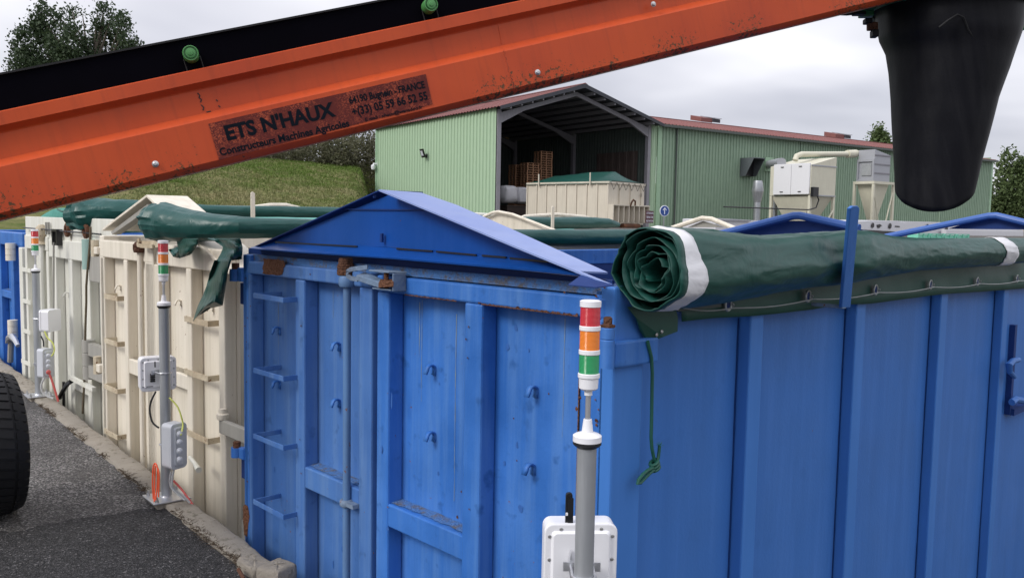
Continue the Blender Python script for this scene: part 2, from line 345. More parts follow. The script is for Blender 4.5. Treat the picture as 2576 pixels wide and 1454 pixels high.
# ================================================================== FOLIAGE
def leaf_mat(name, a, b_, c_):
    m, nt, b = newmat(name); v = vec(nt)
    c = mix(nt, noi(nt, v, 1.1, 5, 0.7), a, b_); c = mix(nt, ramp(nt, noi(nt, v, 9, 2), [(0.5, 0.0), (0.7, 1.0)]), c, c_)
    nt.links.new(c, b.inputs['Base Color']); b.inputs['Roughness'].default_value = 0.6; b.inputs['Specular IOR Level'].default_value = 0.25
    t = N(nt, 'ShaderNodeBsdfTranslucent', {'Color': c}); mx = N(nt, 'ShaderNodeMixShader', {0: 0.25})
    nt.links.new(b.outputs[0], mx.inputs[1]); nt.links.new(t.outputs[0], mx.inputs[2])
    nt.links.new(mx.outputs[0], [n for n in nt.nodes if n.type == 'OUTPUT_MATERIAL'][0].inputs[0]); return m
MT['leaf_dark'] = leaf_mat('dark_foliage', (0.030, 0.050, 0.028), (0.055, 0.085, 0.040), (0.09, 0.12, 0.06))
MT['leaf_mid'] = leaf_mat('mid_foliage', (0.045, 0.080, 0.028), (0.11, 0.15, 0.055), (0.15, 0.19, 0.08))
MT['leaf_scrub'] = leaf_mat('scrub_foliage', (0.075, 0.085, 0.04), (0.13, 0.125, 0.075), (0.18, 0.16, 0.11))
MT['bark'] = plain('bark', (0.10, 0.085, 0.065), 0.9, var=0.5)
def leaves(mb, blobs, n, size, rng, hollow=0.5, clump=9):
    tot = sum(a[3]*a[4]*a[5] for a in blobs)
    for (bx, by, bz, rx, ry, rz) in blobs:
        k = int(n*rx*ry*rz/tot/clump)
        for _ in range(k):
            while True:
                p = Vector((rng.uniform(-1, 1), rng.uniform(-1, 1), rng.uniform(-1, 1)))
                l = p.length
                if l < 1 and (l > hollow or rng.random() < 0.25): break
            q = Vector((bx+p.x*rx, by+p.y*ry, bz+p.z*rz))
            if nz(q.x*0.9, q.y*0.9, q.z*0.9) < -0.22: continue
            for _ in range(clump):
                c = q+Vector((rng.gauss(0, 1), rng.gauss(0, 1), rng.gauss(0, 1)))*size*1.5
                u = Vector((rng.gauss(0, 1), rng.gauss(0, 1), rng.gauss(0, 1))).normalized(); v_ = u.cross(Vector((rng.gauss(0, 1), rng.gauss(0, 1), rng.gauss(0, 1)))).normalized()
                s = size*rng.uniform(0.5, 1.2); u *= s; v_ *= s*0.6
                mb.add([c-u, c-v_*0.9, c+u, c+v_], [(0, 1, 2, 3)])
def tree(name, base, blobs, n, size, mat, label, seed, tr=0.22, group=None, kindname='tree'):
    rng = random.Random(seed); o = empty(name, base)
    B = Vector(base); loc = [(b[0]-B.x, b[1]-B.y, b[2]-B.z)+tuple(b[3:]) for b in blobs]
    m = MB(); leaves(m, loc, n, size, rng); m.build('crown', mat, o, fix=False)
    m = MB(); top = max(loc, key=lambda b: b[2])
    P = [Vector((0, 0, -0.3))+Vector((top[0]*f, top[1]*f, top[2]*f))+Vector((0.15*math.sin(f*7), 0.12*math.cos(f*5), 0)) for f in (0, 0.2, 0.45, 0.7, 0.95)]
    m.tube(P, [tr, tr*0.8, tr*0.6, tr*0.35, tr*0.12], 9)
    for b in loc:
        q = P[1].lerp(P[3], rng.random()); e = Vector(b[:3]); md = q.lerp(e, 0.5)+Vector((0, 0, -0.15)); m.tube([q, md, e], [tr*0.4, tr*0.25, tr*0.08], 6)
    m.build('trunk', 'bark', o, smooth=True)
    return tag(o, label, kindname, group)
def blobs_from(d, items, dep=1.0):
    """items: centre and radii as seen in the photograph at distance d -> ellipsoids"""
    out = []
    for (x, y, rx, ry, dd) in items:
        c = at_d(x, y, d+dd); k = (d+dd)/F_; out.append((c.x, c.y, c.z, rx*k, rx*k*dep, ry*k))
    return out
d = 56
bl = blobs_from(d, [(115, 60, 40, 48, 0), (100, 120, 62, 60, 1), (170, 110, 52, 55, -1), (190, 60, 30, 45, 1), (262, 50, 26, 44, 0), (270, 110, 48, 55, 1), (305, 90, 34, 55, -1), (320, 150, 50, 45, 0),
                    (60, 165, 42, 30, 0), (220, 170, 70, 50, 0), (130, 190, 80, 50, 1), (110, 22, 9, 26, 0), (100, 45, 14, 26, 0), (183, 30, 7, 26, 0), (150, 45, 8, 26, 0), (208, 40, 8, 28, 0), (262, 14, 7, 22, 0), (285, 30, 7, 24, 0), (318, 60, 8, 24, 0), (85, 60, 9, 24, 0), (245, 30, 8, 20, 0), (350, 105, 10, 14, 0), (30, 150, 14, 10, 0), (330, 200, 60, 50, 0), (200, 240, 110, 50, 0), (305, 55, 16, 24, 0), (42, 135, 22, 16, 0)])
c = at_d(200, 400, d)
tree('broadleaf_tree', (c.x, c.y, gh(c.x, c.y)), bl, 42000, 0.125, 'leaf_dark', 'large dark leafy tree on the hill behind the black belt at upper left', 3, 0.35)
d = 100
bl = blobs_from(d, [(2540, 420, 26, 40, 0), (2575, 440, 34, 50, 0), (2530, 480, 36, 45, 0), (2575, 510, 50, 50, 0), (2610, 460, 40, 70, 2), (2545, 395, 12, 18, 0), (2520, 530, 30, 40, 0)])
c = at_d(2555, 600, d)
tree('poplar_tree', (c.x, c.y, -0.5), bl, 16000, 0.24, 'leaf_mid', 'green leafy tree beyond the far right end of the green building', 5, 0.3)
d = 135
bl = blobs_from(d, [(2212, 335, 12, 16, 0), (2206, 352, 12, 18, 0), (2224, 352, 12, 14, 0), (2215, 380, 20, 30, 0), (2213, 322, 5, 8, 0)])
c = at_d(2215, 560, d)
tree('distant_tree', (c.x, c.y, 0.5), bl, 3500, 0.3, 'leaf_mid', 'small treetop showing above the red roof beside the black chute', 8, 0.3)
# scrub along the crest of the hill: one uncountable mass
rng = random.Random(11); mb = MB(); bl = []
for i in range(70):
    px = rng.uniform(540, 985); d = rng.uniform(63, 70); e = at_d(px, 400, d); g = gh(e.x, e.y)
    hgt = (0.9+1.5*ss((px-600)/250))*rng.uniform(0.7, 1.15); bl.append((e.x, e.y, g+hgt*0.45, rng.uniform(0.9, 1.8), rng.uniform(0.8, 1.3), hgt*0.65))
leaves(mb, bl, 26000, 0.13, rng, 0.3)
tag(mb.build('bramble_scrub', 'leaf_scrub', fix=False), 'tangled grey green scrub along the top of the grassy slope', 'scrub', kind='stuff')
# grass tufts over the hillside
rng = random.Random(21); mb = MB()
for i in range(60000):
    px = rng.uniform(330, 960); y = rng.uniform(32, 66); r = ray(px, 450); X = r.x/r.y*y+rng.uniform(-1, 1); z = gh(X, y)
    if X > 0.6*y-0.6: continue
    a = rng.uniform(0, 6.28); s = rng.uniform(0.02, 0.06); hh = rng.uniform(0.04, 0.15)
    mb.add([(X-s*math.cos(a), y-s*math.sin(a), z-0.02), (X+s*math.cos(a), y+s*math.sin(a), z-0.02), (X+rng.uniform(-.1, .1), y+rng.uniform(-.05, .05), z+hh)], [(0, 1, 2)])
def grass_blades():
    m, nt, b = newmat('grass_blades'); v = vec(nt); s = N(nt, 'ShaderNodeSeparateXYZ', {0: v})
    big = ramp(nt, math_(nt, 'ADD', noi(nt, v, 0.16, 4, 0.6), math_(nt, 'MULTIPLY', math_(nt, 'SUBTRACT', 46.0, s.outputs[1]), 0.011)), [(0.46, 0.0), (0.66, 1.0)])
    c = mix(nt, big, (0.10, 0.155, 0.028), (0.22, 0.21, 0.10)); c = mix(nt, ramp(nt, noi(nt, v, 0.9, 4, 0.7), [(0.5, 0.0), (0.66, 0.7)]), c, (0.26, 0.235, 0.125))
    c = mix(nt, ramp(nt, noi(nt, v, 5, 2), [(0.5, 0.0), (0.7, 0.6)]), c, (0.06, 0.10, 0.02))
    nt.links.new(c, b.inputs['Base Color']); b.inputs['Roughness'].default_value = 0.7; b.inputs['Specular IOR Level'].default_value = 0.2
    n_ = N(nt, 'ShaderNodeNormal') if False else None
    return m
MT['grass'] = grass_blades()
tag(mb.build('meadow_grass', 'grass', fix=False), 'patchy green and straw coloured grass on the slope', 'grass', kind='stuff')

# ================================================================== WAREHOUSE
C0 = at_d(1250, 270, 49.0); WF = Frame((C0.x, C0.y, 0), R(-5.2)); ZE = C0.z; ZB = 0.9
WR = WF.px(1640, 320, 1, 0.0); W = WR.x; LW = WF.px(950, 330, 0, 0.0).y; XE = WF.px(2495, 407, 1, 0.0).x
AP = WF.px(1470, 216, 1, -0.7); XA = AP.x; ZA = AP.z
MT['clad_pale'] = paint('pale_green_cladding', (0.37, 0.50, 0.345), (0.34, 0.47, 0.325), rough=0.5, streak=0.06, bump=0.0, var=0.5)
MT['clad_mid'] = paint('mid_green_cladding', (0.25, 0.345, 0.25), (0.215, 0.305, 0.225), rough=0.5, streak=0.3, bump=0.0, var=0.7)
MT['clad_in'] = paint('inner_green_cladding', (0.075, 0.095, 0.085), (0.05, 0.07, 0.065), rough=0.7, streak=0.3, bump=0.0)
MT['roof_red'] = paint('red_roof_sheet', (0.205, 0.082, 0.075), (0.17, 0.072, 0.068), rough=0.6, streak=0.2, bump=0.0)
MT['frame_grey'] = paint('grey_steel_frame', (0.25, 0.245, 0.27), (0.20, 0.195, 0.21), rough=0.6, streak=0.3, bump=0.0, rust=0.1)
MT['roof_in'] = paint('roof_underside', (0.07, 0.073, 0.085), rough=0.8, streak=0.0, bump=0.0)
MT['pale_trim'] = plain('pale_green_trim', (0.30, 0.45, 0.30), 0.5)
MT['dark_trim'] = plain('dark_gutter', (0.07, 0.085, 0.075), 0.5)
bw = empty('warehouse', WF.world((0, 0, ZB)), WF.a); bw.location.z = 0
tag(bw, 'pale green corrugated warehouse with red roof and open gabled bay', 'warehouse')
def corr(mb, p0, p1, z0a, z1a, z0b, z1b, per=0.26, dep=0.05, nrm=(0, -1)):
    p0 = Vector(p0).to_2d() if len(p0) > 2 else Vector(p0); p1 = Vector(p1); L = (p1-p0).length; n = max(1, int(L/per)); pr = [(0, 0), (0.45, 0), (0.55, 1), (0.9, 1)]
    lo = []; hi = []
    for i in range(n+1):
        for (u, h) in pr:
            t = (i+u)*per/L
            if t > 1: break
            q = p0.lerp(p1, t); x = q.x+nrm[0]*dep*h; y = q.y+nrm[1]*dep*h
            lo.append((x, y, z0a+(z0b-z0a)*t)); hi.append((x, y, z1a+(z1b-z1a)*t))
    mb.grid([lo, hi])
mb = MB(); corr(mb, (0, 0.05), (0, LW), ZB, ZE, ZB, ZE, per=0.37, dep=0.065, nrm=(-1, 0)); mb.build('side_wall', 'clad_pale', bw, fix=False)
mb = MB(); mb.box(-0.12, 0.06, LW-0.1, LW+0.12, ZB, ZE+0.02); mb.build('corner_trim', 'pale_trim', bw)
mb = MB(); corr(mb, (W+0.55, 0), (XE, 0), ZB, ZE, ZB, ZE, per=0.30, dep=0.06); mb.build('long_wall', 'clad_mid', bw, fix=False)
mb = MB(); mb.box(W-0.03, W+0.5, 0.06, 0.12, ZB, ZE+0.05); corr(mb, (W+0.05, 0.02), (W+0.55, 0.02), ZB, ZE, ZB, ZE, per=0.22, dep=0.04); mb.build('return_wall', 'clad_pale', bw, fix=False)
mb = MB(); mb.box(W+0.5, W+0.85, -0.10, 0.0, ZB, ZE-0.05); mb.build('corner_trim', 'pale_trim', bw)
mb = MB(); mb.box(XE-0.15, XE+0.15, -0.09, 0.1, ZB, ZE-0.05); mb.build('corner_trim', 'pale_trim', bw)
mb = MB(); mb.tube([(W+2.2, -0.12, ZB), (W+2.2, -0.12, ZE-0.1)], 0.06, 8); mb.build('downpipe', 'dark_trim', bw, smooth=True)
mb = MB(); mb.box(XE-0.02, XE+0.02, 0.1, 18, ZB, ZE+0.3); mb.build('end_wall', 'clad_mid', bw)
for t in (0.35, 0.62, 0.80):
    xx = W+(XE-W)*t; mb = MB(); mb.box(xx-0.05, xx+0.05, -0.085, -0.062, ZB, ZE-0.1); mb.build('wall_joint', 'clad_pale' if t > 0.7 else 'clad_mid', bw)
DB = 10.0; ZR = ZE+2.05
def roof(name, pts_lo, pts_hi, dx, per=0.33):
    """corrugated sheet from an eave line to a ridge line"""
    a0, a1 = Vector(pts_lo[0]), Vector(pts_lo[1]); b0, b1 = Vector(pts_hi[0]), Vector(pts_hi[1]); L = (a1-a0).length; n = int(L/per)
    lo = []; hi = []
    for i in range(n+1):
        for u, h in ((0, 0), (0.5, 0), (0.62, 0.045), (0.88, 0.045)):
            t = min(1, (i+u)*per/L); lo.append(a0.lerp(a1, t)+Vector((0, 0, h))); hi.append(b0.lerp(b1, t)+Vector((0, 0, h)))
    mb = MB(); mb.grid([lo, hi]); return mb
mb = roof('roof', ((W+0.3, -0.35, ZE+0.02), (XE+0.2, -0.35, ZE+0.02)), ((W-2.5, DB, ZR), (XE+0.2, DB, ZR)), 0)
rf = mb.build('long_roof', 'roof_red', bw, fix=False)
mb = roof('r', ((W-2.5, 2*DB, ZE), (XE+0.2, 2*DB, ZE)), ((W-2.5, DB, ZR), (XE+0.2, DB, ZR)), 0, 0.6); mb.build('back_roof', 'roof_red', bw, fix=False)
mb = MB(); mb.box(W-2.4, XE+0.2, DB-0.15, DB+0.15, ZR+0.0, ZR+0.09); mb.build('ridge_cap', 'roof_red', rf)
mb = MB(); mb.box(W+0.5, XE+0.2, -0.47, -0.34, ZE-0.16, ZE+0.01); mb.build('gutter', 'dark_trim', bw)
# open bay roof
sl_ = (ZA-ZE)/(XA); sr_ = (ZA-ZE)/(W-XA)
YB = LW+0.3
mb = roof('r', ((-0.25, -0.75, ZE-0.25*sl_+0.03), (-0.25, YB, ZE-0.25*sl_+0.03)), ((XA, -0.75, ZA+0.05), (XA, YB, ZA+0.05)), 0); r2 = mb.build('bay_roof', 'roof_red', bw, fix=False)
mb = roof('r', ((W+0.35, -0.75, ZE-0.35*sr_+0.03), (W+0.35, YB, ZE-0.35*sr_+0.03)), ((XA, -0.75, ZA+0.05), (XA, YB, ZA+0.05)), 0); mb.build('bay_roof', 'roof_red', bw, fix=False)
mb = MB(); mb.prism([(XA-0.22, -0.8, ZA+0.06), (XA, -0.8, ZA+0.16), (XA+0.22, -0.8, ZA+0.06), (XA, -0.8, ZA+0.09)], (0, YB+0.8, 0)); mb.build('ridge_cap', 'roof_red', r2)
mb = MB()
for (xa, za, xb, zb) in ((-0.25, ZE-0.25*sl_, XA, ZA), (W+0.35, ZE-0.35*sr_, XA, ZA)):
    mb.grid([[(xa, -0.72, za-0.02), (xa, YB, za-0.02)], [(xb, -0.72, zb-0.02), (xb, YB, zb-0.02)]])
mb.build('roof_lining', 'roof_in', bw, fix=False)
for (xa, za, xb, zb) in ((-0.25, ZE-0.25*sl_, XA, ZA), (W+0.35, ZE-0.35*sr_, XA, ZA)):
    mb = MB(); d_ = Vector((xb-xa, 0, zb-za)); mb.prism([(xa, -0.80, za+0.06), (xb, -0.80, zb+0.10), (xb, -0.80, zb-0.14), (xa, -0.80, za-0.14)], (0, 0.05, 0)); mb.build('rake_trim', 'roof_in', bw)
    for k in range(1, 8):
        t = k/8.0; x = xa+(xb-xa)*t; z = za+(zb-za)*t
        mb = MB(); mb.box(x-0.05, x+0.05, -0.70, YB-0.1, z-0.25, z-0.04); mb.build('purlin', 'frame_grey', bw)
for yf in (0.0, LW*0.5, LW-0.3):
    for xc_ in (0.19, W-0.19):
        mb = MB(); mb.box(xc_-0.12, xc_+0.12, yf-0.02, yf+0.26, ZB-0.2, ZE-0.1); mb.build('column', 'frame_grey', bw)
    for (xa, xb) in ((0.25, XA), (W-0.25, XA)):
        s_ = sl_ if xa < XA else sr_; za = ZE-0.28; zb = ZA-0.30; sg = 1 if xb > xa else -1
        mb = MB(); mb.prism([(xa, yf, za), (xb, yf, zb), (xb, yf, zb-0.24), (xa+sg*1.7, yf, za+1.7*s_-0.25), (xa, yf, za-0.62)], (0, 0.16, 0)); mb.build('rafter', 'frame_grey', bw)
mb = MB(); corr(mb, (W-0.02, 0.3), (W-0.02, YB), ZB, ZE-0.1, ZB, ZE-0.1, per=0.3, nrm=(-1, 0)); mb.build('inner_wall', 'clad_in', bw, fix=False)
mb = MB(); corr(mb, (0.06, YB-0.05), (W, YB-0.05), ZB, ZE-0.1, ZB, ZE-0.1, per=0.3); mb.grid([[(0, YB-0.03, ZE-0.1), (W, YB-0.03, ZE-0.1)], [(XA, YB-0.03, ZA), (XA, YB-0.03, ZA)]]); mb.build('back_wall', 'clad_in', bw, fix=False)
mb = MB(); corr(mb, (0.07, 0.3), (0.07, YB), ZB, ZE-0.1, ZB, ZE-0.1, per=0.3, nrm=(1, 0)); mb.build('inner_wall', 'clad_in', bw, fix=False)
MT['curtain'] = paint('brown_strip_curtain', (0.085, 0.065, 0.058), (0.05, 0.04, 0.038), rough=0.6, streak=0.6, bump=0.0)
a = WF.px(1500, 388, 0, W-0.14); b_ = WF.px(1604, 386, 0, W-0.14); mb = MB(); corr(mb, (W-0.14, min(a.y, b_.y)), (W-0.14, max(a.y, b_.y)), ZB, a.z, ZB, a.z, per=0.7, dep=0.03, nrm=(-1, 0)); mb.build('strip_curtain', 'curtain', bw, fix=False)
print('WH', W, LW, XE, XA, ZE, ZA)
for (px, py, s) in ((1755, 303, 1), (2087, 343, 1)):
    # roof vents sitting on the long roof slope
    n_ = Vector((0, -(ZR-ZE), DB+0.35)); r_ = WF.ri @ ray(px, py); o_ = WF.loc(CAM); q = Vector((0, -0.35, ZE+0.02)); t = (q-o_).dot(n_)/r_.dot(n_); p = o_+r_*t
    sl0 = (ZR-ZE)/(DB+0.35); ya_, yb_ = p.y-1.5, p.y-0.1; Z = lambda y: p.z+(y-p.y)*sl0
    mb = MB(); mb.prism([(p.x-1.1, ya_, Z(ya_)-0.05), (p.x-1.1, yb_, Z(yb_)-0.05), (p.x-1.1, yb_, Z(yb_)+0.40), (p.x-1.1, ya_, Z(ya_)+0.34)], (1.5, 0, 0)); v_ = mb.build('roof_vent', 'roof_red', bw)
    mb = MB(); mb.prism([(p.x+0.402, ya_-0.1, Z(ya_)), (p.x+0.402, yb_, Z(yb_)), (p.x+0.402, yb_, Z(yb_)+0.38), (p.x+0.402, ya_-0.1, Z(ya_)+0.34)], (1.0, 0, 0)); mb.build('louvre', 'roof_in', v_)
    mb = MB(); mb.prism([(p.x+0.35, ya_-0.2, Z(ya_)+0.36), (p.x+0.35, yb_+0.1, Z(yb_)+0.42), (p.x+0.35, yb_+0.1, Z(yb_)+0.47), (p.x+0.35, ya_-0.2, Z(ya_)+0.41)], (1.15, 0, 0)); mb.build('cover', 'frame_grey', v_)
# floodlight and camera on the pale wall
p = WF.px(1076, 382, 0, 0.0)
o = empty('floodlight', WF.world(p), WF.a); tag(o, 'black floodlight on a bracket on the pale green wall', 'floodlight')
mb = MB(); mb.box(-0.45, -0.37, -0.23, 0.2, -0.28, 0.28); mb.build('housing', 'black_pl', o).rotation_euler = (0, R(-18), 0)
mb = MB(); mb.box(-0.465, -0.452, -0.14, 0.12, -0.17, 0.17); mb.build('glass', 'grey_pl', o).rotation_euler = (0, R(-18), 0)
mb = MB(); mb.box(-0.40, -0.04, -0.05, 0.05, -0.34, -0.26); mb.box(-0.12, -0.04, -0.1, 0.1, -0.42, -0.16); mb.build('bracket', 'black_pl', o)
p = WF.px(950, 418, 0, 0.0)
o = empty('security_camera', WF.world(p), WF.a); tag(o, 'white dome security camera at the far edge of the pale wall', 'camera')
mb = MB(); mb.tube([(-0.05, 0, 0.12), (-0.3, 0, 0.14), (-0.36, 0.0, 0.0)], 0.07, 8); mb.box(-0.1, 0, -0.1, 0.1, 0.0, 0.3); mb.build('arm', 'white_pl', o, smooth=True)
mb = MB(); mb.lathe([(0.02, -0.30), (0.11, -0.25), (0.15, -0.13), (0.15, 0.02), (0.1, 0.08)], (-0.36, 0, -0.02)); mb.build('dome', 'white_pl', o, smooth=True)
# duct hood on the long wall
MT['hood'] = plain('hood_metal', (0.14, 0.155, 0.17), 0.5, 0.4)
a = WF.px(1861, 443, 1, -0.05); b_ = WF.px(1886, 402, 1, -0.05); hz = b_.z-a.z
o = empty('air_hood', WF.world((a.x, 0, a.z)), WF.a); tag(o, 'dark grey sheet metal hood jutting from the green long wall', 'air hood')
mb = MB(); wd = 1.15; mb.prism([(0, -0.07, hz), (0, -1.25, hz), (0, -0.55, -0.02), (0, -0.07, -0.02)], (0.03, 0, 0)); mb.prism([(wd, -0.07, hz), (wd, -1.25, hz), (wd, -0.55, 0), (wd, -0.07, 0)], (0.03, 0, 0))
mb.prism([(0, -0.05, hz), (wd+0.03, -0.05, hz), (wd+0.03, -1.27, hz), (0, -1.27, hz)], (0, 0, 0.05)); mb.build('hood_shell', 'hood', o)
mb = MB(); mb.box(0.03, wd, -0.30, -0.07, 0.02, hz-0.01); mb.build('opening', 'black_pl', o)
# ---- dust extractors in front of the long wall
MT['unit_cream'] = paint('cream_sheet_metal', (0.60, 0.58, 0.47), (0.52, 0.50, 0.40), rough=0.5, streak=0.2, bump=0.0)
MT['unit_white'] = plain('white_sheet_metal', (0.72, 0.72, 0.74), 0.45, 0, 0.03)
MT['unit_grey'] = plain('grey_sheet_metal', (0.36, 0.37, 0.40), 0.45, 0.2, 0.08)
yF = -7.0
cA = WF.px(2042, 415, 1, yF); z1 = cA.z; z0 = WF.px(2042, 491, 1, yF).z; xc = cA.x; x2 = WF.px(2104, 420, 1, yF).x; y2 = WF.px(1939, 420, 0, xc).y; zt = WF.px(2103, 396, 1, yF).z
o = empty('dust_extractor', WF.world((xc, yF, 0)), WF.a); tag(o, 'cream and white dust extractor cabinet on a legged hopper', 'dust extractor')
D = lambda x, y, z: (x-xc, y-yF, z)
mb = MB(); mb.prism([(0, 0, z0), (x2-xc, 0, z0), (x2-xc, 0, zt), (0, 0, z1)], (0, y2-yF, 0)); mb.build('cabinet', 'unit_cream', o)
mb = MB(); mb.box(-0.02, x2-xc+0.05, -0.03, -0.002, z1-0.06, z1+0.02); mb.box(-0.03, x2-xc+0.05, -0.03, -0.002, z0-0.05, z0+0.03); mb.build('trim_strip', 'unit_grey', o)
yd = y2-yF
for k in range(2):
    mb = MB(); mb.box(-0.12, -0.003, 0.05+yd*0.44*k, 0.03+yd*0.44*(k+1), z0+0.05, z1+0.12); dn = mb.build('access_door', 'unit_white', o, bevel=0.02)
    mb = MB(); mb.box(-0.16, -0.122, yd*(0.2+0.44*k), yd*(0.27+0.44*k), z0+0.2, z0+0.25); mb.box(-0.16, -0.122, yd*(0.2+0.44*k), yd*(0.27+0.44*k), z1-0.1, z1-0.05); mb.build('latch', 'black_pl', dn)
zg = -0.2+1.0
wx = x2-xc
mb = MB(); zh = z0-0.06; zl = z0-2.6
for (a0, a1, b0, b1) in (((0.1, 0.1), (wx-0.1, 0.1), (wx-0.1, yd-0.1), (0.1, yd-0.1)),):
    lo = [(wx*0.38, yd*0.4, zl), (wx*0.62, yd*0.4, zl), (wx*0.62, yd*0.6, zl), (wx*0.38, yd*0.6, zl)]; hi = [(a0[0], a0[1], zh), (a1[0], a1[1], zh), (b0[0], b0[1], zh), (b1[0], b1[1], zh)]
    mb.grid([hi, lo], closed=True)
mb.build('hopper', 'unit_cream', o)
for (lx, ly) in ((0.08, 0.08), (wx-0.08, 0.08), (0.08, yd-0.1), (wx-0.08, yd-0.1)):
    mb = MB(); mb.box(lx-0.09, lx+0.09, ly-0.09, ly+0.09, zg, z0-0.02); mb.build('leg', 'unit_cream', o)
mb = MB(); mb.tube([(wx-0.1, 0.02, z0-0.9), (wx-1.5, 0.02, zg+0.2)], 0.06, 6); mb.tube([(wx-0.1, yd-0.02, z0-0.9), (wx-1.4, yd-0.02, zg+0.2)], 0.06, 6); mb.build('brace', 'unit_cream', o)
mb = MB(); mb.box(-0.05, 0.5, -0.25, -0.035, z0-0.1, z0+0.5); mb.tube([(0.4, -0.14, z0+0.1), (0.7, -0.14, z0-0.3), (0.45, -0.14, z0-0.8), (-0.3, -0.14, z0-0.95), (-8.2, -0.14, z0-0.95)], 0.045, 6); mb.build('control_box', 'black_pl', o)
mb = MB(); q = WF.px(1934, 414, 1, -0.1)
qe = WF.px(1966, 409, 0, xc+0.1); mb.tube([D(q.x, -0.1, q.z), D(qe.x, qe.y, qe.z)], 0.30, 16); mb.build('inlet_pipe', 'unit_grey', o, smooth=True)
mb = MB(); mb.box(q.x-xc-0.45, q.x-xc+0.45, -yF-0.16, -yF-0.09, q.z-0.5, q.z+0.5); mb.build('wall_flange', 'pale_trim', o)
mb = MB(); e = [WF.px(2000, 404, 1, yF+1.5), WF.px(2004, 393, 1, yF+1.5), WF.px(2016, 388.5, 1, yF+1.5), WF.px(2060, 388.5, 1, yF+1.5), WF.px(2130, 388, 1, yF+1.5), WF.px(2198, 384, 1, yF+1.5)]
mb.tube([D(*p) for p in e], 0.18, 12); mb.build('outlet_pipe', 'unit_cream', o, smooth=True)
mb = MB(); mb.tube([D(*WF.px(2131, 388, 1, yF+1.5)), D(*WF.px(2153, 387, 1, yF+1.5))], 0.27, 12); mb.build('pipe_collar', 'unit_cream', o, smooth=True)
# second, grey unit
cA = WF.px(2201, 392, 1, yF); xc = cA.x; z1 = WF.px(2201, 376, 1, yF).z; z0 = WF.px(2201, 456, 1, yF).z; x2 = WF.px(2240, 400, 1, yF).x; y2 = WF.px(2160, 400, 0, xc).y; zt = WF.px(2240, 392, 1, yF).z; yd = y2-yF; wx = x2-xc
o = empty('filter_tower', WF.world((xc, yF, 0)), WF.a); tag(o, 'grey louvred filter tower with slanted top on a cream legged frame', 'filter tower')
mb = MB(); mb.prism([(0, 0, z0), (wx, 0, z0), (wx, 0, zt), (0, 0, z1)], (0, yd, 0)); mb.build('cabinet', 'unit_grey', o)
for k in range(3):
    zz = z0+(zt-z0)*(k+1)/3.0-0.1; mb = MB(); mb.box(-0.03, wx+0.03, -0.04, -0.002, zz, zz+0.09); mb.build('louvre_rib', 'frame_grey', o)
mb = MB(); hh = (z1-z0); mb.box(-0.12, -0.003, -0.02, yd*1.02, z0, z0+0.1); mb.box(-0.12, -0.003, -0.02, yd*1.02, z0+hh*0.62, z0+hh*0.7); mb.box(-0.12, -0.003, -0.02, 0.1, z0+0.1, z0+hh*0.62); mb.box(-0.12, -0.003, yd-0.08, yd*1.02, z0+0.1, z0+hh*0.62); mb.build('window_frame', 'unit_grey', o)
mb = MB(); mb.box(-0.07, -0.003, yd*0.15, yd*0.75, z0+hh*0.18, z0+hh*0.55); mb.build('window_pane', 'zinc', o)
mb = MB(); q = 0.12
for (lx, ly) in ((-0.3, -0.2), (wx+0.2, -0.2), (-0.3, yd), (wx+0.2, yd)):
    l = MB(); l.box(lx-0.08, lx+0.08, ly-0.08, ly+0.08, zg, z0-0.21); l.build('leg', 'unit_cream', o)
mb.box(-0.4, wx+0.3, -0.3, -0.16, z0-0.2, z0-0.02); mb.box(-0.4, wx+0.3, yd-0.06, yd+0.08, z0-0.2, z0-0.02); mb.box(-0.4, -0.24, -0.16, yd-0.06, z0-0.2, z0-0.02); mb.build('frame', 'unit_cream', o)
mb = MB(); mb.grid([[(-0.1, 0, z0-0.1), (wx, 0, z0-0.1), (wx, yd, z0-0.1), (-0.1, yd, z0-0.1)], [(wx*0.4, yd*0.4, zg+0.9), (wx*0.6, yd*0.4, zg+0.9), (wx*0.6, yd*0.6, zg+0.9), (wx*0.4, yd*0.6, zg+0.9)]], closed=True); mb.build('hopper', 'unit_cream', o)
mb = MB(); mb.tube([(-0.3, -0.2, z0-0.3), (wx*0.4, -0.2, zg+0.2)], 0.05, 6); mb.tube([(wx+0.2, -0.2, z0-0.6), (wx*0.55, -0.2, zg+0.2)], 0.05, 6); mb.tube([(-0.3, -0.2, zg+0.5), (wx+0.2, -0.2, zg+0.5)], 0.05, 6); mb.build('brace', 'unit_cream', o)
# chimney flues
def pxs(x, y, yl): return WF.px(x, y, 1, yl)
yl = -5.0; a = pxs(1907, 455, yl); k = 65/F_
o = empty('flue_pipe', WF.world((a.x, yl, 0)), WF.a); tag(o, 'bright steel flue with double cone cowl in front of green wall', 'flue')
mb = MB(); zt = a.z; mb.lathe([(0.22, zg), (0.22, zt-44*k)], (0, 0, 0)); mb.build('flue_tube', 'steel', o, smooth=True)
mb = MB(); mb.lathe([(0.24, zt-45*k), (0.36, zt-24*k), (0.38, zt-22*k), (0.27, zt)], (0, 0, 0)); mb.build('cowl', 'steel', o, smooth=True)
a = pxs(1948, 500, yl+1.5)
o = empty('vent_pipe', WF.world((a.x, yl+1.5, 0)), WF.a); tag(o, 'plain grey vertical pipe under the left side of the dust extractor', 'pipe')
mb = MB(); mb.lathe([(0.24, zg), (0.24, a.z+0.3)], (0, 0, 0)); mb.build('pipe_tube', 'steel', o, smooth=True)
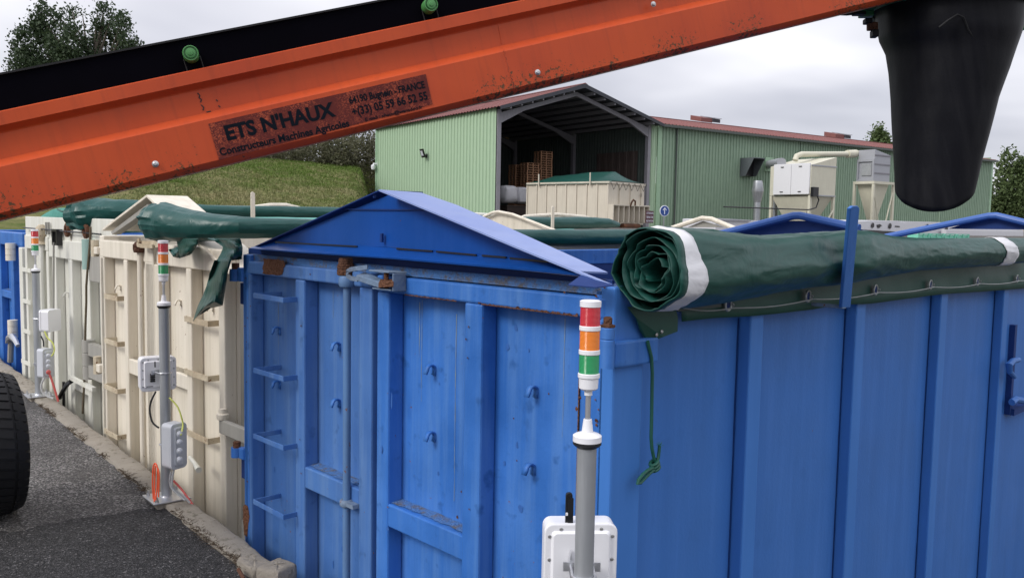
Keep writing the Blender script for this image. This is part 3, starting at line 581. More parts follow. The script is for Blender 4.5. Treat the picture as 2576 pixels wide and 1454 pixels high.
# round blue arrow sign
MT['sign_blue'] = plain('sign_blue', (0.015, 0.06, 0.25), 0.4); MT['sign_white'] = plain('sign_white', (0.75, 0.77, 0.85), 0.4, 0, 0.02)
MT['sign_brown'] = plain('sign_maroon', (0.085, 0.03, 0.045), 0.5)
yl = -6.5; a = pxs(1671, 531, yl)
o = empty('road_sign', WF.world((a.x, yl, 0)), WF.a-R(12)); tag(o, 'round blue road sign with a white upward arrow by the green wall', 'road sign')
mb = MB(); mb.lathe([(0.30, 0), (0.31, 0.0), (0.31, 0.03), (0.29, 0.035)], (0, 0, a.z), (0, -1, 0)); mb.build('rim', 'sign_white', o, smooth=True)
mb = MB(); mb.lathe([(0.275, 0.034), (0.275, 0.04)], (0, 0, a.z), (0, -1, 0)); mb.build('face', 'sign_blue', o)
mb = MB(); mb.box(-0.022, 0.022, -0.046, -0.042, a.z-0.18, a.z+0.17)
for s in (1, -1): mb.prism([(0, -0.0475, a.z+0.20), (0, -0.0475, a.z+0.14), (s*0.11, -0.0475, a.z+0.02), (s*0.13, -0.0475, a.z+0.06)], (0, -0.003, 0))
mb.build('arrow', 'sign_white', o)
mb = MB(); mb.tube([(0, 0.03, zg), (0, 0.03, a.z+0.2)], 0.035, 8); mb.build('post', 'steel', o, smooth=True)
a = pxs(1634, 546, -7.0)
o = empty('notice_board', WF.world((a.x, -7, 0)), WF.a); tag(o, 'small maroon notice board with white lettering beside the shed opening', 'notice board')
mb = MB(); mb.box(-0.28, 0.28, -0.02, 0.02, a.z-0.33, a.z+0.33); mb.build('panel', 'sign_brown', o)
for i, s in enumerate(('ATTENTION', 'SENS DE', 'ROTATION')):
    t, wd = text(s, 0.15, 'sign_white', o, ext=0.002); sc = 0.5/wd if wd > 0.5 or i != 1 else 1.0
    t.scale = (sc, 1.0, 1); t.rotation_euler = (R(90), 0, 0); t.location = (-wd*sc/2, -0.025, a.z+0.15-0.21*i)
mb = MB(); mb.tube([(0, 0.05, zg), (0, 0.05, a.z+0.2)], 0.03, 8); mb.build('post', 'steel', o)

# ================================================================== INSIDE THE BAY
# cream container with green tarp in the opening
K = at_d(1532, 457, 46.0); Lc = at_d(1323, 461, 50.0); ang = math.atan2(Lc.y-K.y, Lc.x-K.x)   # long side direction
KF = Frame((K.x, K.y, 0), ang); LL = 5.9; zt = K.z; zb = zt-2.45
we = KF.px(1624, 456, 0, 0.0).y   # negative: width direction
o = empty('cream_container', KF.world((0, 0, 0)), ang); tag(o, 'cream ribbed container under green sheet inside the open bay', 'container')
sg = 1 if we > 0 else -1; aw = abs(we)
MT['cream_far'] = paint('cream_far_paint', (0.58, 0.53, 0.44), (0.50, 0.46, 0.38), rust=0.3, rough=0.55, streak=0.3, bump=0.0)
mb = MB(); mb.box(0.04, LL, sg*0.04, sg*(aw-0.04), zb+0.15, zt); mb.build('body', 'cream_far', o)
mb = MB()
for i in range(9):
    x = 0.02+i*(LL-0.1)/8; mb.box(x, x+0.08, -sg*0.02, sg*0.04, zb+0.2, zt-0.05)
mb.build('side_ribs', 'cream_far', o)
mb = MB(); mb.box(-0.03, LL, -sg*0.03, sg*0.06, zt-0.12, zt+0.02); mb.box(-0.03, 0.04, sg*0.06, sg*aw, zt-0.10, zt+0.02); mb.build('top_rail', 'cream_far', o)
mb = MB(); zm = zt-1.28
mb.box(-0.35, 0.04, 0, sg*aw, zm, zm+0.07)
for i in range(8):
    y = sg*(aw-0.06)*i/7; mb.prism([(0.04, y, zb+0.25), (0.04, y, zm), (-0.33, y, zm), (-0.33, y, zb+0.25)], (0, sg*0.06, 0))
mb.build('end_frame', 'cream_far', o)
for i in range(3):
    y = sg*aw*(0.28+0.3*i); mb = MB(); mb.box(-0.03, 0.04, y, y+sg*0.1, zm, zt-0.1); mb.build('end_post', 'cream_far', o)
mb = MB(); yy = sg*aw*0.5; mb.tube([(-0.36, yy-sg*0.2, zm), (-0.4, yy-sg*0.15, zm+0.2), (-0.4, yy, zm+0.35), (-0.4, yy+sg*0.2, zm+0.28), (-0.36, yy+sg*0.25, zm+0.05)], 0.05, 8); mb.build('lifting_hook', 'rust', o, smooth=True)
mb = MB(); mb.tube([(-0.2, sg*aw*0.3, zb+0.05), (-0.2, sg*aw*0.75, zb+0.05)], 0.16, 12); mb.build('roller', 'rust', o, smooth=True)
t, wd = text('13', 0.3, 'black_pl', o, ext=0.002); t.matrix_local = Matrix.Translation((-0.037, sg*aw*0.82, zt-0.72)) @ Matrix.Rotation(-R(90), 4, 'Z') @ Matrix.Rotation(R(90), 4, 'X'); t.scale = (0.9, 0.9, 0.9)
# tented sheet
def tent():
    g = []
    n = 26
    for i in range(n+1):
        x = -0.05+(LL+0.1)*i/n; e = min(1, i/4.0); e2 = min(1, (n-i)/3.0); hgt = (0.62*e*e2)*(1.0 - 0.30*ss((x-2.0)/4))
        row = []
        for j in range(13):
            t = j/12.0; y = sg*(-0.07+(aw+0.14)*t); s = 1-abs(2*t-1); z = zt+0.05+hgt*s*(0.97+0.05*nz(x*1.5, t*3))+0.008*nz(x*4, t*5)
            if j in (0, 12): z = zt-0.10+0.02*nz(x*6, t)
            row.append((x, y, z))
        g.append(row)
    return g
mb = MB(); mb.grid(tent()); s = mb.build('tarpaulin_cover', 'tarp', None, smooth=True, fix=False); s.location = o.location; s.rotation_euler = o.rotation_euler
tag(s, 'taut green cover tented over the cream container in the bay', 'tarpaulin')
for i in (1.2, 4.9):
    mb = MB(); mb.box(i-0.03, i+0.03, -sg*0.12, -sg*0.08, zt-0.2, zt+0.5); mb.build('stake', 'cream_far', o)
mb = MB(); zz = []
for i in range(13): zz.append((-0.09, sg*(0.05+(aw-0.1)*i/12), zt-0.02 if i % 2 == 0 else zt-0.42))
mb.tube(zz, 0.014, 5); mb.build('lacing_cord', 'black_pl', s)
# pallets
MT['wood'] = plain('pallet_wood', (0.34, 0.18, 0.10), 0.8, var=0.35)
def pallet_mb():
    m = MB()
    for k in range(5): m.box(-0.4+k*0.17, -0.4+k*0.17+0.12, -0.6, 0.6, 0.122, 0.144)
    for y in (-0.6, -0.05, 0.5): m.box(-0.4, 0.4, y, y+0.1, 0.10, 0.12)
    for x in (-0.4, -0.05, 0.3):
        for y in (-0.6, -0.05, 0.5): m.box(x, x+0.1, y, y+0.1, 0.022, 0.10)
        m.box(x, x+0.1, -0.6, 0.6, 0.0, 0.022)
    return m
pm = None; zf = 0.95
ORD = ['topmost', 'second', 'third', 'fourth', 'fifth', 'sixth', 'seventh', 'eighth', 'ninth', 'tenth', 'eleventh', 'twelfth', 'thirteenth']
for (pxx, pyt, dd, nn_, lab) in ((1367, 382, 5.0, 13, 'tallest pallet stack inside the bay'), (1333, 411, 4.4, 10, 'middle pallet stack inside the bay'), (1303, 416, 5.6, 9, 'shadowed left pallet stack inside the bay')):
    q = WF.px(pxx, pyt, 1, dd)
    for k in range(nn_):
        if pm is None: a = pallet_mb().build('pallet', 'wood'); pm = a
        else: a = pm.copy(); COL.objects.link(a)
        a.location = WF.world((q.x+random.uniform(-.02, .02), dd, q.z-0.155*(k+1))); a.rotation_euler = (0, 0, WF.a+R(90)+random.uniform(-.03, .03)); a.scale = (1, 0.8, 1.07)
        tag(a, ('%s wooden pallet of the %s' if k == 0 else '%s wooden pallet from the top of the %s') % (ORD[k], lab), 'pallet', 'stacked wooden pallets in the bay')
    if q.z-0.155*nn_ > zf:
        m_ = MB(); m_.box(q.x-0.5, q.x+0.5, dd-0.38, dd+0.38, zf-0.1, q.z-0.155*nn_-0.002)
        o = m_.build('storage_crate', 'wood'); o.location = WF.o; o.rotation_euler = (0, 0, WF.a); tag(o, 'wooden crate under the '+lab, 'crate')
MT['bag'] = plain('bulk_bag_fabric', (0.52, 0.52, 0.55), 0.7, var=0.12)
for i, (pxx, py0, py1, hw, lab) in enumerate(((1276, 467, 512, 24, 'bulging white bulk bag at the left edge of the bay'), (1308, 471, 514, 19, 'creased white bulk bag beside the cream container'))):
    a = WF.px(pxx, py0, 1, 2.2); b_ = WF.px(pxx, py1, 1, 2.2); c_ = (a+b_)/2; rz = (a.z-b_.z)/2; rx = hw*51/F_
    g = []
    for u in range(17):
        t = math.pi*u/16-math.pi/2; row = []
        for v_ in range(28):
            p_ = 2*math.pi*v_/28; f = lambda c: math.copysign(abs(c)**0.55, c)
            k2 = 1+0.12*nz(p_*1.5, u*0.3, i*5)+0.09*nz(p_*5, u*0.5, i)+0.05*nz(p_*11, u*1.3, i); row.append((rx*f(math.cos(t))*f(math.cos(p_))*k2, 0.6*f(math.cos(t))*f(math.sin(p_))*k2, rz*f(math.sin(t))))
        g.append(row)
    mb = MB(); mb.grid(g, closed=True); o = mb.build('bulk_bag', 'bag', smooth=True); o.location = WF.world(c_); o.rotation_euler = (0, 0, WF.a); tag(o, lab, 'bulk bag', 'white bulk bags in the bay')
mb = MB(); a = WF.px(1262, 520, 1, 2.4); b_ = WF.px(1325, 520, 1, 2.4); mb.box(0, b_.x-a.x, 0, 1.0, 0.95, a.z); mb.box(-0.03, b_.x-a.x+0.03, -0.03, 1.03, a.z, a.z+0.08)
MT['crate_dark'] = plain('dark_crate_wood', (0.05, 0.035, 0.03), 0.8, var=0.4)
o = mb.build('storage_crate', 'crate_dark'); o.location = WF.world((a.x, 2.4-0.6, 0)); o.rotation_euler = (0, 0, WF.a); tag(o, 'dark wooden crate carrying the white bulk bags', 'crate')
MT['sleeve'] = plain('faded_teal_tape', (0.28, 0.42, 0.38), 0.6)
# ================================================================== CONTAINERS IN THE ROW
ANG = R(3.86)
class Box:
    """a roll-off container: local x runs into its length, y across its doors, z up"""
    def __init__(s, name, o, T, W_, L, mats, label, group='open topped waste containers in the row'):
        s.F = Frame(o, ANG); s.T = T; s.W = W_; s.L = L; s.m = mats
        s.e = empty(name, o, ANG); tag(s.e, label, 'container', group)
        s.z0 = 0.12
    def y(s, px, py, x=0.0): return s.F.px(px, py, 0, x).y
    def z(s, px, py, x=0.0): return s.F.px(px, py, 0, x).z
    def part(s, mb, name, mat=None, parent=None, **k): return mb.build(name, mat or s.m[0], parent or s.e, **k)
    def door(s, y0, y1, zt, zb, stiles, rail, bars, rec=0.075, x=0.0):
        """door leaf: recessed plate with stiles, a top rail and cross bars standing proud; returns the door"""
        mb = MB(); mb.box(x+rec, x+rec+0.02, y0, y1, zb, zt)
        d = s.part(mb, 'door')
        for a, b in stiles:
            m = MB(); m.box(x, x+rec, a, b, zb+0.1, zt-rail); s.part(m, 'stile', parent=d, bevel=0.008)
        m = MB(); m.box(x-0.002, x+rec, y0, y1, zt-rail, zt); s.part(m, 'top_rail', parent=d, bevel=0.008)
        m = MB(); m.box(x-0.002, x+rec, y0, y1, zb, zb+0.1); s.part(m, 'bottom_rail', parent=d, bevel=0.008)
        for a, b, c, e in bars:
            m = MB(); m.box(x+0.002, x+rec, a, b, c, e); br = s.part(m, 'cross_bar', parent=d, bevel=0.006)
            m = MB(); n = 24
            for side in (0,):
                lo = []; hi = []
                for i in range(n+1):
                    yy = a+0.004+(b-a-0.008)*i/n; lo.append((x+0.022+0.012*nz(yy*30, c), yy, e+0.003)); hi.append((x+rec-0.001, yy, e+0.006+0.004*max(0, nz(yy*45, c+3))))
                m.grid([lo, hi])
            s.part(m, 'dirt_ledge', 'grime_blue' if s.m[0].startswith('blue') else 'grime_cream', parent=br, fix=False)
        return d
    def rung(s, ya, yb, z, out=0.085, x=0.075, h=0.028, mat=None):
        m = MB(); t = 0.006
        # flat strip bent out from the door plate and back
        P = [(x, ya), (x-out, ya), (x-out, yb), (x, yb)]
        off = [(x, ya-t), (x-out-t, ya-t), (x-out-t, yb+t), (x, yb+t)] if yb > ya else [(x, ya+t), (x-out-t, ya+t), (x-out-t, yb-t), (x, yb-t)]
        for i in range(3):
            a, b, c, d = P[i], P[i+1], off[i+1], off[i]
            m.prism([(a[0], a[1], z), (b[0], b[1], z), (c[0], c[1], z), (d[0], d[1], z)], (0, 0, h))
        return m
    def hook(s, y, z, x=0.075, k=1.0, mat=None, parent=None):
        m = MB(); P = []
        for i in range(9):
            a = math.pi*i/8; P.append((x-0.022*k+0.022*k*math.cos(a), y, z+0.022*k*math.sin(a)))
        P = [(x-0.004, y, z-0.025*k)]+P+[(x-0.052*k, y+0.002, z-0.018*k)]
        g = [[(p[0], p[1]-0.012*k, p[2]) for p in P], [(p[0], p[1]+0.012*k, p[2]) for p in P]]
        m.grid(g); return s.part(m, 'hook', mat, parent=parent, fix=False, smooth=True, solid=0.007)
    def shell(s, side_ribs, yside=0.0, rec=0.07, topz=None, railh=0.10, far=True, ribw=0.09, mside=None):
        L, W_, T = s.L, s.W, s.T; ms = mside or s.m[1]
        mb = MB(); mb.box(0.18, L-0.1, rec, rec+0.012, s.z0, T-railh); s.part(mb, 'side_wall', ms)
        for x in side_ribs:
            mb = MB(); mb.prism([(x, rec, s.z0), (x, 0.0, s.z0), (x+ribw, 0.0, s.z0), (x+ribw, rec, s.z0)], (0, 0, T-railh-s.z0)); s.part(mb, 'rib', 'blue_rib_lit' if ms == 'blue_side' else ms, bevel=0.006)
        mb = MB(); mb.box(0.0, 0.15, -0.004, rec, s.z0, T); mb.box(0.02, 0.075, rec, rec+0.04, s.z0, T-0.01); s.part(mb, 'corner_post', 'blue_rib_lit' if ms == 'blue_side' else ms, bevel=0.008)
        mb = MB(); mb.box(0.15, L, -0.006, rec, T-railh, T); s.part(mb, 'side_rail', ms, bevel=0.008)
        mb = MB(); mb.box(0.15, L, -0.006, rec, s.z0-0.1, s.z0+0.02); s.part(mb, 'bottom_rail', ms)
        if far:
            mb = MB(); mb.box(0.1, L-0.1, W_-rec-0.012, W_-rec, s.z0, T-0.02); s.part(mb, 'far_wall', s.m[2])
            mb = MB(); mb.box(0.0, L, W_-rec, W_, s.z0, T-0.10); s.part(mb, 'far_ribs', s.m[0]); 
            mb = MB(); mb.box(0.0, L, W_-rec-0.02, W_+0.004, T-0.10, T); s.part(mb, 'far_rail', s.m[0], bevel=0.006)
        mb = MB(); mb.box(L-0.1, L, 0, W_, s.z0, T); s.part(mb, 'rear_wall', s.m[0])
        mb = MB(); mb.box(0.1, L-0.1, rec+0.012, W_-rec-0.012, s.z0, s.z0+0.05); s.part(mb, 'floor', s.m[2])

# ---------------------------------------------------------------- near blue container
YZ = -1.10
B = Box('blue_container', (1.855, 1.752, YZ), 2.49, 2.385, 6.2, ('blue', 'blue_side', 'blue_dark'), 'large blue container nearest the camera, beside the front light pole')
ribs = [B.F.px(x, 800, 1, 0.0).x for x in (1890, 2155, 2366, 2523)]
step = (ribs[3]-ribs[0])/3; ribs += [ribs[3]+step*(i+1) for i in range(3)]
B.shell(ribs, rec=0.052)
Tb = B.T
for i_, xr in enumerate(ribs[:5]):
    m = MB(); lo = []; hi = []
    for k_ in range(61):
        z_ = 0.2+(Tb-0.35)*k_/60; w_ = 0.0025+0.004*abs(nz(z_*6, i_*3.1))+0.003*abs(nz(z_*25, i_)); lo.append((xr-0.004-w_+0.002*nz(z_*3, i_), 0.0505, z_)); hi.append((xr-0.001, 0.0505, z_))
    m.grid([lo, hi]); B.part(m, 'weld_gap', 'blue_dark', fix=False)
# side plate next to the corner post (as wide bright strip), and a small handle at the far right
yv = lambda x, py=800: B.y(x, py)
zTopR = Tb; gapL = yv(945, 900); gapR = yv(935, 900)
y1 = B.W-0.045
zb = 0.16
# right leaf
mbz = lambda px, py: B.z(px, py)
railR = Tb-mbz(990, 738); railL = Tb-mbz(700, 697)
stR = [(yv(978), yv(948)), (yv(1212), yv(1168)), (0.03, 0.085)]
barR = [(yv(1168, 1300), yv(974, 1267), mbz(974, 1324), mbz(974, 1267))]
dR = B.door(0.028, yv(948), Tb-0.035, zb, stR, railR-0.035, barR)
stL = [(yv(935), yv(903)), (yv(765), yv(742)), (yv(630), y1)]
stL = [(min(a, b), max(a, b)) for a, b in stL]
barL = [(stL[0][1]-0.0, stL[1][0]+0.0, mbz(762, 1225), mbz(762, 1172))]
B.m = ('blue_faded', 'blue_side', 'blue_dark'); dL = B.door(yv(935), y1, Tb-0.03, zb, stL, railL-0.03, barL)
B.m = ('blue', 'blue_side', 'blue_dark')
m = MB(); ya = yv(1421, 900); m.box(0.069, 0.074, ya-0.002, ya+0.002, 0.3, Tb-0.2); B.part(m, 'weld_seam', 'rust', dR)
m = MB(); m.box(0.0, 0.06, B.W-0.04, B.W, 0.1, Tb); B.part(m, 'corner_post', bevel=0.006)
m = MB(); m.box(-0.01, 0.12, 0.0, B.W, 0.0, 0.14); B.part(m, 'sill', bevel=0.006)
m = MB(); m.box(0.02, 0.10, 0.0, B.W, Tb-0.03, Tb+0.002); B.part(m, 'header_strip', 'grime_blue')
# rust patch on the top rail of the left leaf
def patch(B, pts, x, mat, par, name='rust_patch'):
    m = MB(); n = 28; cx = sum(p[0] for p in pts)/len(pts); cz = sum(p[1] for p in pts)/len(pts); ring = []
    for i in range(n):
        t = i/n*len(pts); a = pts[int(t) % len(pts)]; b = pts[(int(t)+1) % len(pts)]; f = t-int(t)
        q = (a[0]+(b[0]-a[0])*f, a[1]+(b[1]-a[1])*f); k = 1+0.22*nz(q[0]*40, q[1]*40, x); ring.append((x, cx+(q[0]-cx)*k, cz+(q[1]-cz)*k))
    m.add([(x, cx, cz)]+ring, [(0, i+1, (i+1) % n+1) for i in range(n)]); return B.part(m, name, mat, par, fix=False)
patch(B, [(B.y(x, y), B.z(x, y)) for x, y in ((665, 651), (690, 651), (717, 655), (718, 672), (714, 693), (690, 692), (662, 688), (664, 668))], -0.0045, 'rust', dL)
patch(B, [(B.y(x, y), B.z(x, y)) for x, y in ((612, 1268), (624, 1270), (628, 1300), (622, 1345), (615, 1350), (612, 1300))], -0.0015, 'rust', B.e)
for (x0, x1, yy, hgt) in ((1212, 1300, 768, 5), (1300, 1455, 776, 7), (1020, 1150, 742, 3)):
    a0 = B.y(x0, yy); a1 = B.y(x1, yy+(x1-x0)*0.12); z_ = Tb-railR; n = 160; m = MB(); lo = []; hi = []
    for i in range(n+1):
        q = a0+(a1-a0)*i/n; lo.append((-0.004, q, z_-0.001)); hi.append((-0.004, q, z_+0.002+hgt*0.0011*max(0, 0.4+nz(q*60, hgt)+0.7*nz(q*210, hgt))))
    m.grid([lo, hi]); B.part(m, 'rust_edge', 'rust', dR, fix=False)
for (x0_, y0_, r_, sd_) in ((640, 651, 4, 1), (735, 664, 3, 2), (780, 690, 3, 3), (1020, 722, 4, 4), (1130, 700, 3, 5), (1205, 762, 5, 6), (1330, 778, 5, 7), (1420, 735, 3, 8), (1500, 745, 4, 9), (1520, 722, 5, 10), (1215, 800, 3, 11), (618, 700, 4, 12), (616, 820, 4, 13), (620, 960, 3, 14), (622, 1210, 4, 15), (1176, 900, 3, 16), (757, 1190, 4, 17), (975, 1275, 4, 18)):
    k_ = r_*2.9/F_; q_ = B.F.px(x0_, y0_, 0, -0.004); patch(B, [(q_.y+k_*math.cos(t_*0.9)*(1+0.5*math.sin(t_*3+sd_)), q_.z+k_*0.7*math.sin(t_*0.9)*(1+0.5*math.cos(t_*2+sd_))) for t_ in range(7)], -0.0042, 'rust', dR if x0_ > 945 else dL, 'rust_spot')
# chips and dents on the doors
rng = random.Random(4)
for (px, py, r) in [(1178, 822, 3), (1172, 853, 3), (1292, 1052, 2.6), (1300, 1158, 2.6), (1265, 1452, 2.6), (1238, 1335, 3), (1150, 1300, 5), (1112, 1312, 4), (1450, 1028, 5), (1460, 1000, 4), (1500, 1058, 5), (1505, 1030, 2.5), (1497, 1005, 2.5), (1500, 1068, 4), (757, 820, 4), (754, 1105, 3), (1245, 760, 3), (1290, 730, 3), (630, 770, 3), (622, 800, 4), (620, 860, 3), (625, 895, 3), (1160, 1236, 3), (1380, 990, 2.5), (940, 1390, 2.5), (1180, 1280, 3)]:
    xx = -0.0045 if not (1232 < px < 1440 or 1004 < px < 1165) else 0.0735
    if 1290 < px < 1440 or px in (1292, 1300, 1265, 1238): xx = 0.0735
    yy, z_ = B.y(px, py, xx), B.z(px, py, xx); k = r*2.7/F_; m = MB(); n = 9; m.add([(xx, yy, z_)]+[(xx, yy+k*(0.6+0.5*rng.random())*math.cos(6.283*i/n), z_+k*1.2*(0.6+0.5*rng.random())*math.sin(6.283*i/n)) for i in range(n)], [(0, i+1, (i+1) % n+1) for i in range(n)])
    B.part(m, 'paint_chip', 'rust', dR if px > 945 else dL, fix=False)
MT['pale_run'] = plain('pale_run_stain', (0.22, 0.28, 0.32), 0.6, var=0.3, sc=30); MT['dark_smudge'] = plain('dark_smudge', (0.035, 0.125, 0.40), 0.5, var=0.3, sc=40)
def run(px, ya, yb, w0, mat, par, x=0.0735, sd=0):
    a = B.F.px(px, ya, 0, x); b = B.F.px(px+(yb-ya)*(-0.012), yb, 0, x); m = MB(); n_ = 50; lo = []; hi = []
    for i in range(n_+1):
        t = i/n_; z_ = a.z+(b.z-a.z)*t; yy = a.y+0.004*nz(z_*5, sd); ww = w0*(0.15+0.8*abs(nz(z_*7, sd+2))+0.5*abs(nz(z_*25, sd)))*(1-t*0.6); lo.append((x, yy-ww, z_)); hi.append((x, yy+ww, z_))
    m.grid([lo, hi]); B.part(m, 'run_stain', mat, par, fix=False)
run(1062, 755, 1010, 0.0045, 'pale_run', dR, sd=1); run(1056, 760, 900, 0.004, 'pale_run', dR, sd=5); run(1148, 790, 1260, 0.005, 'pale_run', dR, sd=2); run(1421, 800, 1100, 0.003, 'pale_run', dR, sd=3); run(700, 760, 930, 0.004, 'pale_run', dL, sd=4); run(838, 730, 800, 0.004, 'pale_run', dL, sd=7)
def smudge(px, py, rx, ry, sd, x=0.0732, par=None):
    c_ = B.F.px(px, py, 0, x); k_ = 2.9/F_; m = MB(); n_ = 20; m.add([tuple(c_)]+[(x, c_.y+rx*k_*(0.8+0.5*nz(math.cos(6.283*i/n_)*1.5, math.sin(6.283*i/n_)*1.5, sd))*math.cos(6.283*i/n_), c_.z+ry*k_*(0.8+0.5*nz(math.cos(6.283*i/n_)*1.5, math.sin(6.283*i/n_)*1.5, sd+4))*math.sin(6.283*i/n_)) for i in range(n_)], [(0, i+1, (i+1) % n_+1) for i in range(n_)])
    B.part(m, 'smudge', 'dark_smudge', par or dR, fix=False)
for q_ in ((1298, 826, 7, 10), (1277, 873, 8, 12), (1310, 1278, 9, 13), (1268, 1165, 5, 9), (1330, 880, 4, 6), (1240, 1025, 4, 12), (1102, 1190, 5, 8), (1300, 1120, 5, 10), (1105, 965, 3, 5)): smudge(*q_, sd=q_[0]*0.1)
for q_ in ((985, 1010, 4, 30), (960, 1130, 5, 14), (975, 1330, 9, 8)): smudge(*q_, sd=q_[0]*0.1, x=-0.0032)
for q_ in ((838, 1420, 5, 16), (860, 1380, 6, 10), (690, 1180, 5, 12)): smudge(*q_, sd=q_[0]*0.1, par=dL)
# ladder rungs on the left leaf
for py in (740, 928, 1093, 1258):
    ya = B.y(641, py, -0.065); yb = B.y(714, py, -0.065); z_ = B.z(641, py-3, -0.065)-0.024
    B.part(B.rung(ya, yb, z_, out=0.14, h=0.024), 'ladder_rung', 'blue_faded', dL, bevel=0.002)
for (px, py) in ((697, 832), (847, 872), (697, 967), (847, 1014)): B.hook(B.y(px, py, 0.06), B.z(px, py, 0.06), parent=dL, k=0.85)
for (px, py) in ((1085, 930), (1085, 1098), (1341, 985), (1334, 1180)): B.hook(B.y(px, py, 0.06), B.z(px, py, 0.06), parent=dR, k=0.85)
# locking rod with brackets
yr = B.y(874, 900, -0.01); zt_ = B.z(874, 690)
lk = empty('locking_gear', (0, 0, 0)); lk.parent = B.e
m = MB(); m.tube([(-0.012, yr, 0.2), (-0.012, yr, zt_)], 0.0165, 12); B.part(m, 'rod', 'blue_grey', lk, smooth=True)
m = MB(); m.lathe([(0.032, 0), (0.036, 0.01), (0.036, 0.03), (0.03, 0.045)], (-0.012, yr, zt_-0.05), n=16); B.part(m, 'collar', 'blue_grey', lk, smooth=True)
m = MB(); m.lathe([(0.030, 0), (0.036, 0.004), (0.036, 0.024), (0.033, 0.026), (0.036, 0.03), (0.034, 0.045), (0.030, 0.048), (0.030, 0.066), (0.026, 0.074)], (-0.012, yr+0.012, zt_-0.005), n=12); B.part(m, 'rusty_nut', 'rust', lk, smooth=True, ang=25)
z2 = B.z(880, 1264); m = MB(); m.lathe([(0.026, 0), (0.030, 0.006), (0.030, 0.022), (0.026, 0.028)], (-0.012, yr, z2-0.012), n=16); m.box(-0.03, 0.0, yr-0.075, yr-0.02, z2-0.006, z2+0.012); B.part(m, 'guide_ring', 'rusty_blue', lk, smooth=True, ang=40)
Q = lambda px, py, x: tuple(B.F.px(px, py, 0, x))
m = MB(); P = [Q(925, 672, -0.03), Q(900, 675, -0.05), Q(882, 678, -0.06), Q(872, 685, -0.065), Q(872, 693, -0.065), Q(884, 700, -0.055), Q(900, 703, -0.05)]
g0 = [(p[0], p[1], p[2]-0.009) for p in P]; g1 = [(p[0], p[1], p[2]+0.009) for p in P]; m.grid([g0, g1]); B.part(m, 'clasp', 'rusty_blue', lk, fix=False, solid=0.008)
m = MB(); a = [Q(896, 692, -0.06), Q(955, 711, -0.07), Q(968, 705, -0.03), Q(940, 693, -0.01), Q(918, 684, -0.01)]; m.prism(a, (0, 0, -0.022)); B.part(m, 'lever', 'rusty_blue', lk, bevel=0.002)
m = MB(); a = [Q(952, 711, -0.072), Q(990, 708, -0.072), Q(990, 702, -0.03), Q(952, 702, -0.03)]; m.prism(a, (0, 0, -0.020)); B.part(m, 'lever_tip', 'rust', lk, bevel=0.002)
m = MB(); a = Q(972, 684, -0.045); b = Q(972, 726, -0.045); m.tube([a, (a[0], a[1], b[2])], 0.010, 10); B.part(m, 'pin', 'rust', lk, smooth=True)
y_a, y_b = B.y(958, 690), B.y(1024, 690); zu = B.z(958, 681); zl = B.z(1000, 729)
m = MB(); m.prism([(0, y_a, 0), (-0.065, y_a-0.01, 0), (-0.065, y_b+0.03, 0), (0, y_b, 0)], (0, 0, 0.006)); m.v = [(p[0], p[1], p[2]+zu) for p in m.v]
m2 = MB(); m2.prism([(0, y_a-0.03, 0), (-0.062, y_a-0.03, 0), (-0.062, y_b+0.02, 0), (0, y_b, 0)], (0, 0, 0.006)); m2.v = [(p[0], p[1], p[2]+zl) for p in m2.v]; m.add(m2.v, m2.f)
m.box(-0.065, -0.004, y_b+0.0, y_b+0.006, zl, zu); B.part(m, 'keeper_bracket', 'rusty_blue', lk, bevel=0.002)
# hinges: right side of the right leaf, and left side
hg = empty('hinge', (0, 0, 0)); hg.parent = B.e
m = MB(); hz = B.z(1528, 905, -0.03); m.box(-0.02, 0.19, -0.03, -0.006, B.F.px(1600, 918, 1, -0.02).z, B.F.px(1600, 853, 1, -0.02).z); B.part(m, 'hinge_plate', 'blue', hg, bevel=0.008)
zc1 = B.F.px(1528, 853, 1, -0.03).z; zc0 = B.F.px(1528, 826, 1, -0.03).z; xh = B.F.px(1528, 850, 1, -0.03).x
m = MB(); m.lathe([(0.022, zc1-0.085), (0.022, zc1-0.004), (0.019, zc1), (0.022, zc1+0.002), (0.022, zc0), (0.019, zc0+0.004)], (xh, -0.03, 0), n=16); B.part(m, 'barrel', 'blue', hg, smooth=True)
m = MB(); m.lathe([(0.022, zc0+0.004), (0.022, zc0+0.010), (0.013, zc0+0.012), (0.013, zc0+0.03), (0.009, zc0+0.034)], (xh, -0.03, 0), n=10); B.part(m, 'hinge_nut', 'rust', hg)
for (pa, pb) in ((673, 708), (1122, 1150)):
    hg = empty('hinge', (0, 0, 0)); hg.parent = B.e
    za, zb_ = B.z(600, pa), B.z(600, pb); m = MB(); m.box(-0.01, 0.06, B.W+0.0, B.W+0.05, zb_, za); B.part(m, 'hinge_block', 'blue', hg, bevel=0.006)
    m = MB(); m.lathe([(0.03, zb_-0.0), (0.03, za-0.01)], (0.0, B.W+0.085, 0), n=14); B.part(m, 'barrel', 'blue', hg, smooth=True)
    m = MB(); m.lathe([(0.02, za-0.01), (0.02, za+0.02)], (0.0, B.W+0.085, 0), n=8); B.part(m, 'hinge_nut', 'rust', hg)
    m = MB(); m.box(0.03, 0.09, B.W+0.0, B.W+0.10, zb_-0.12, zb_-0.01); B.part(m, 'hinge_bracket', 'blue_dark', hg, bevel=0.004)
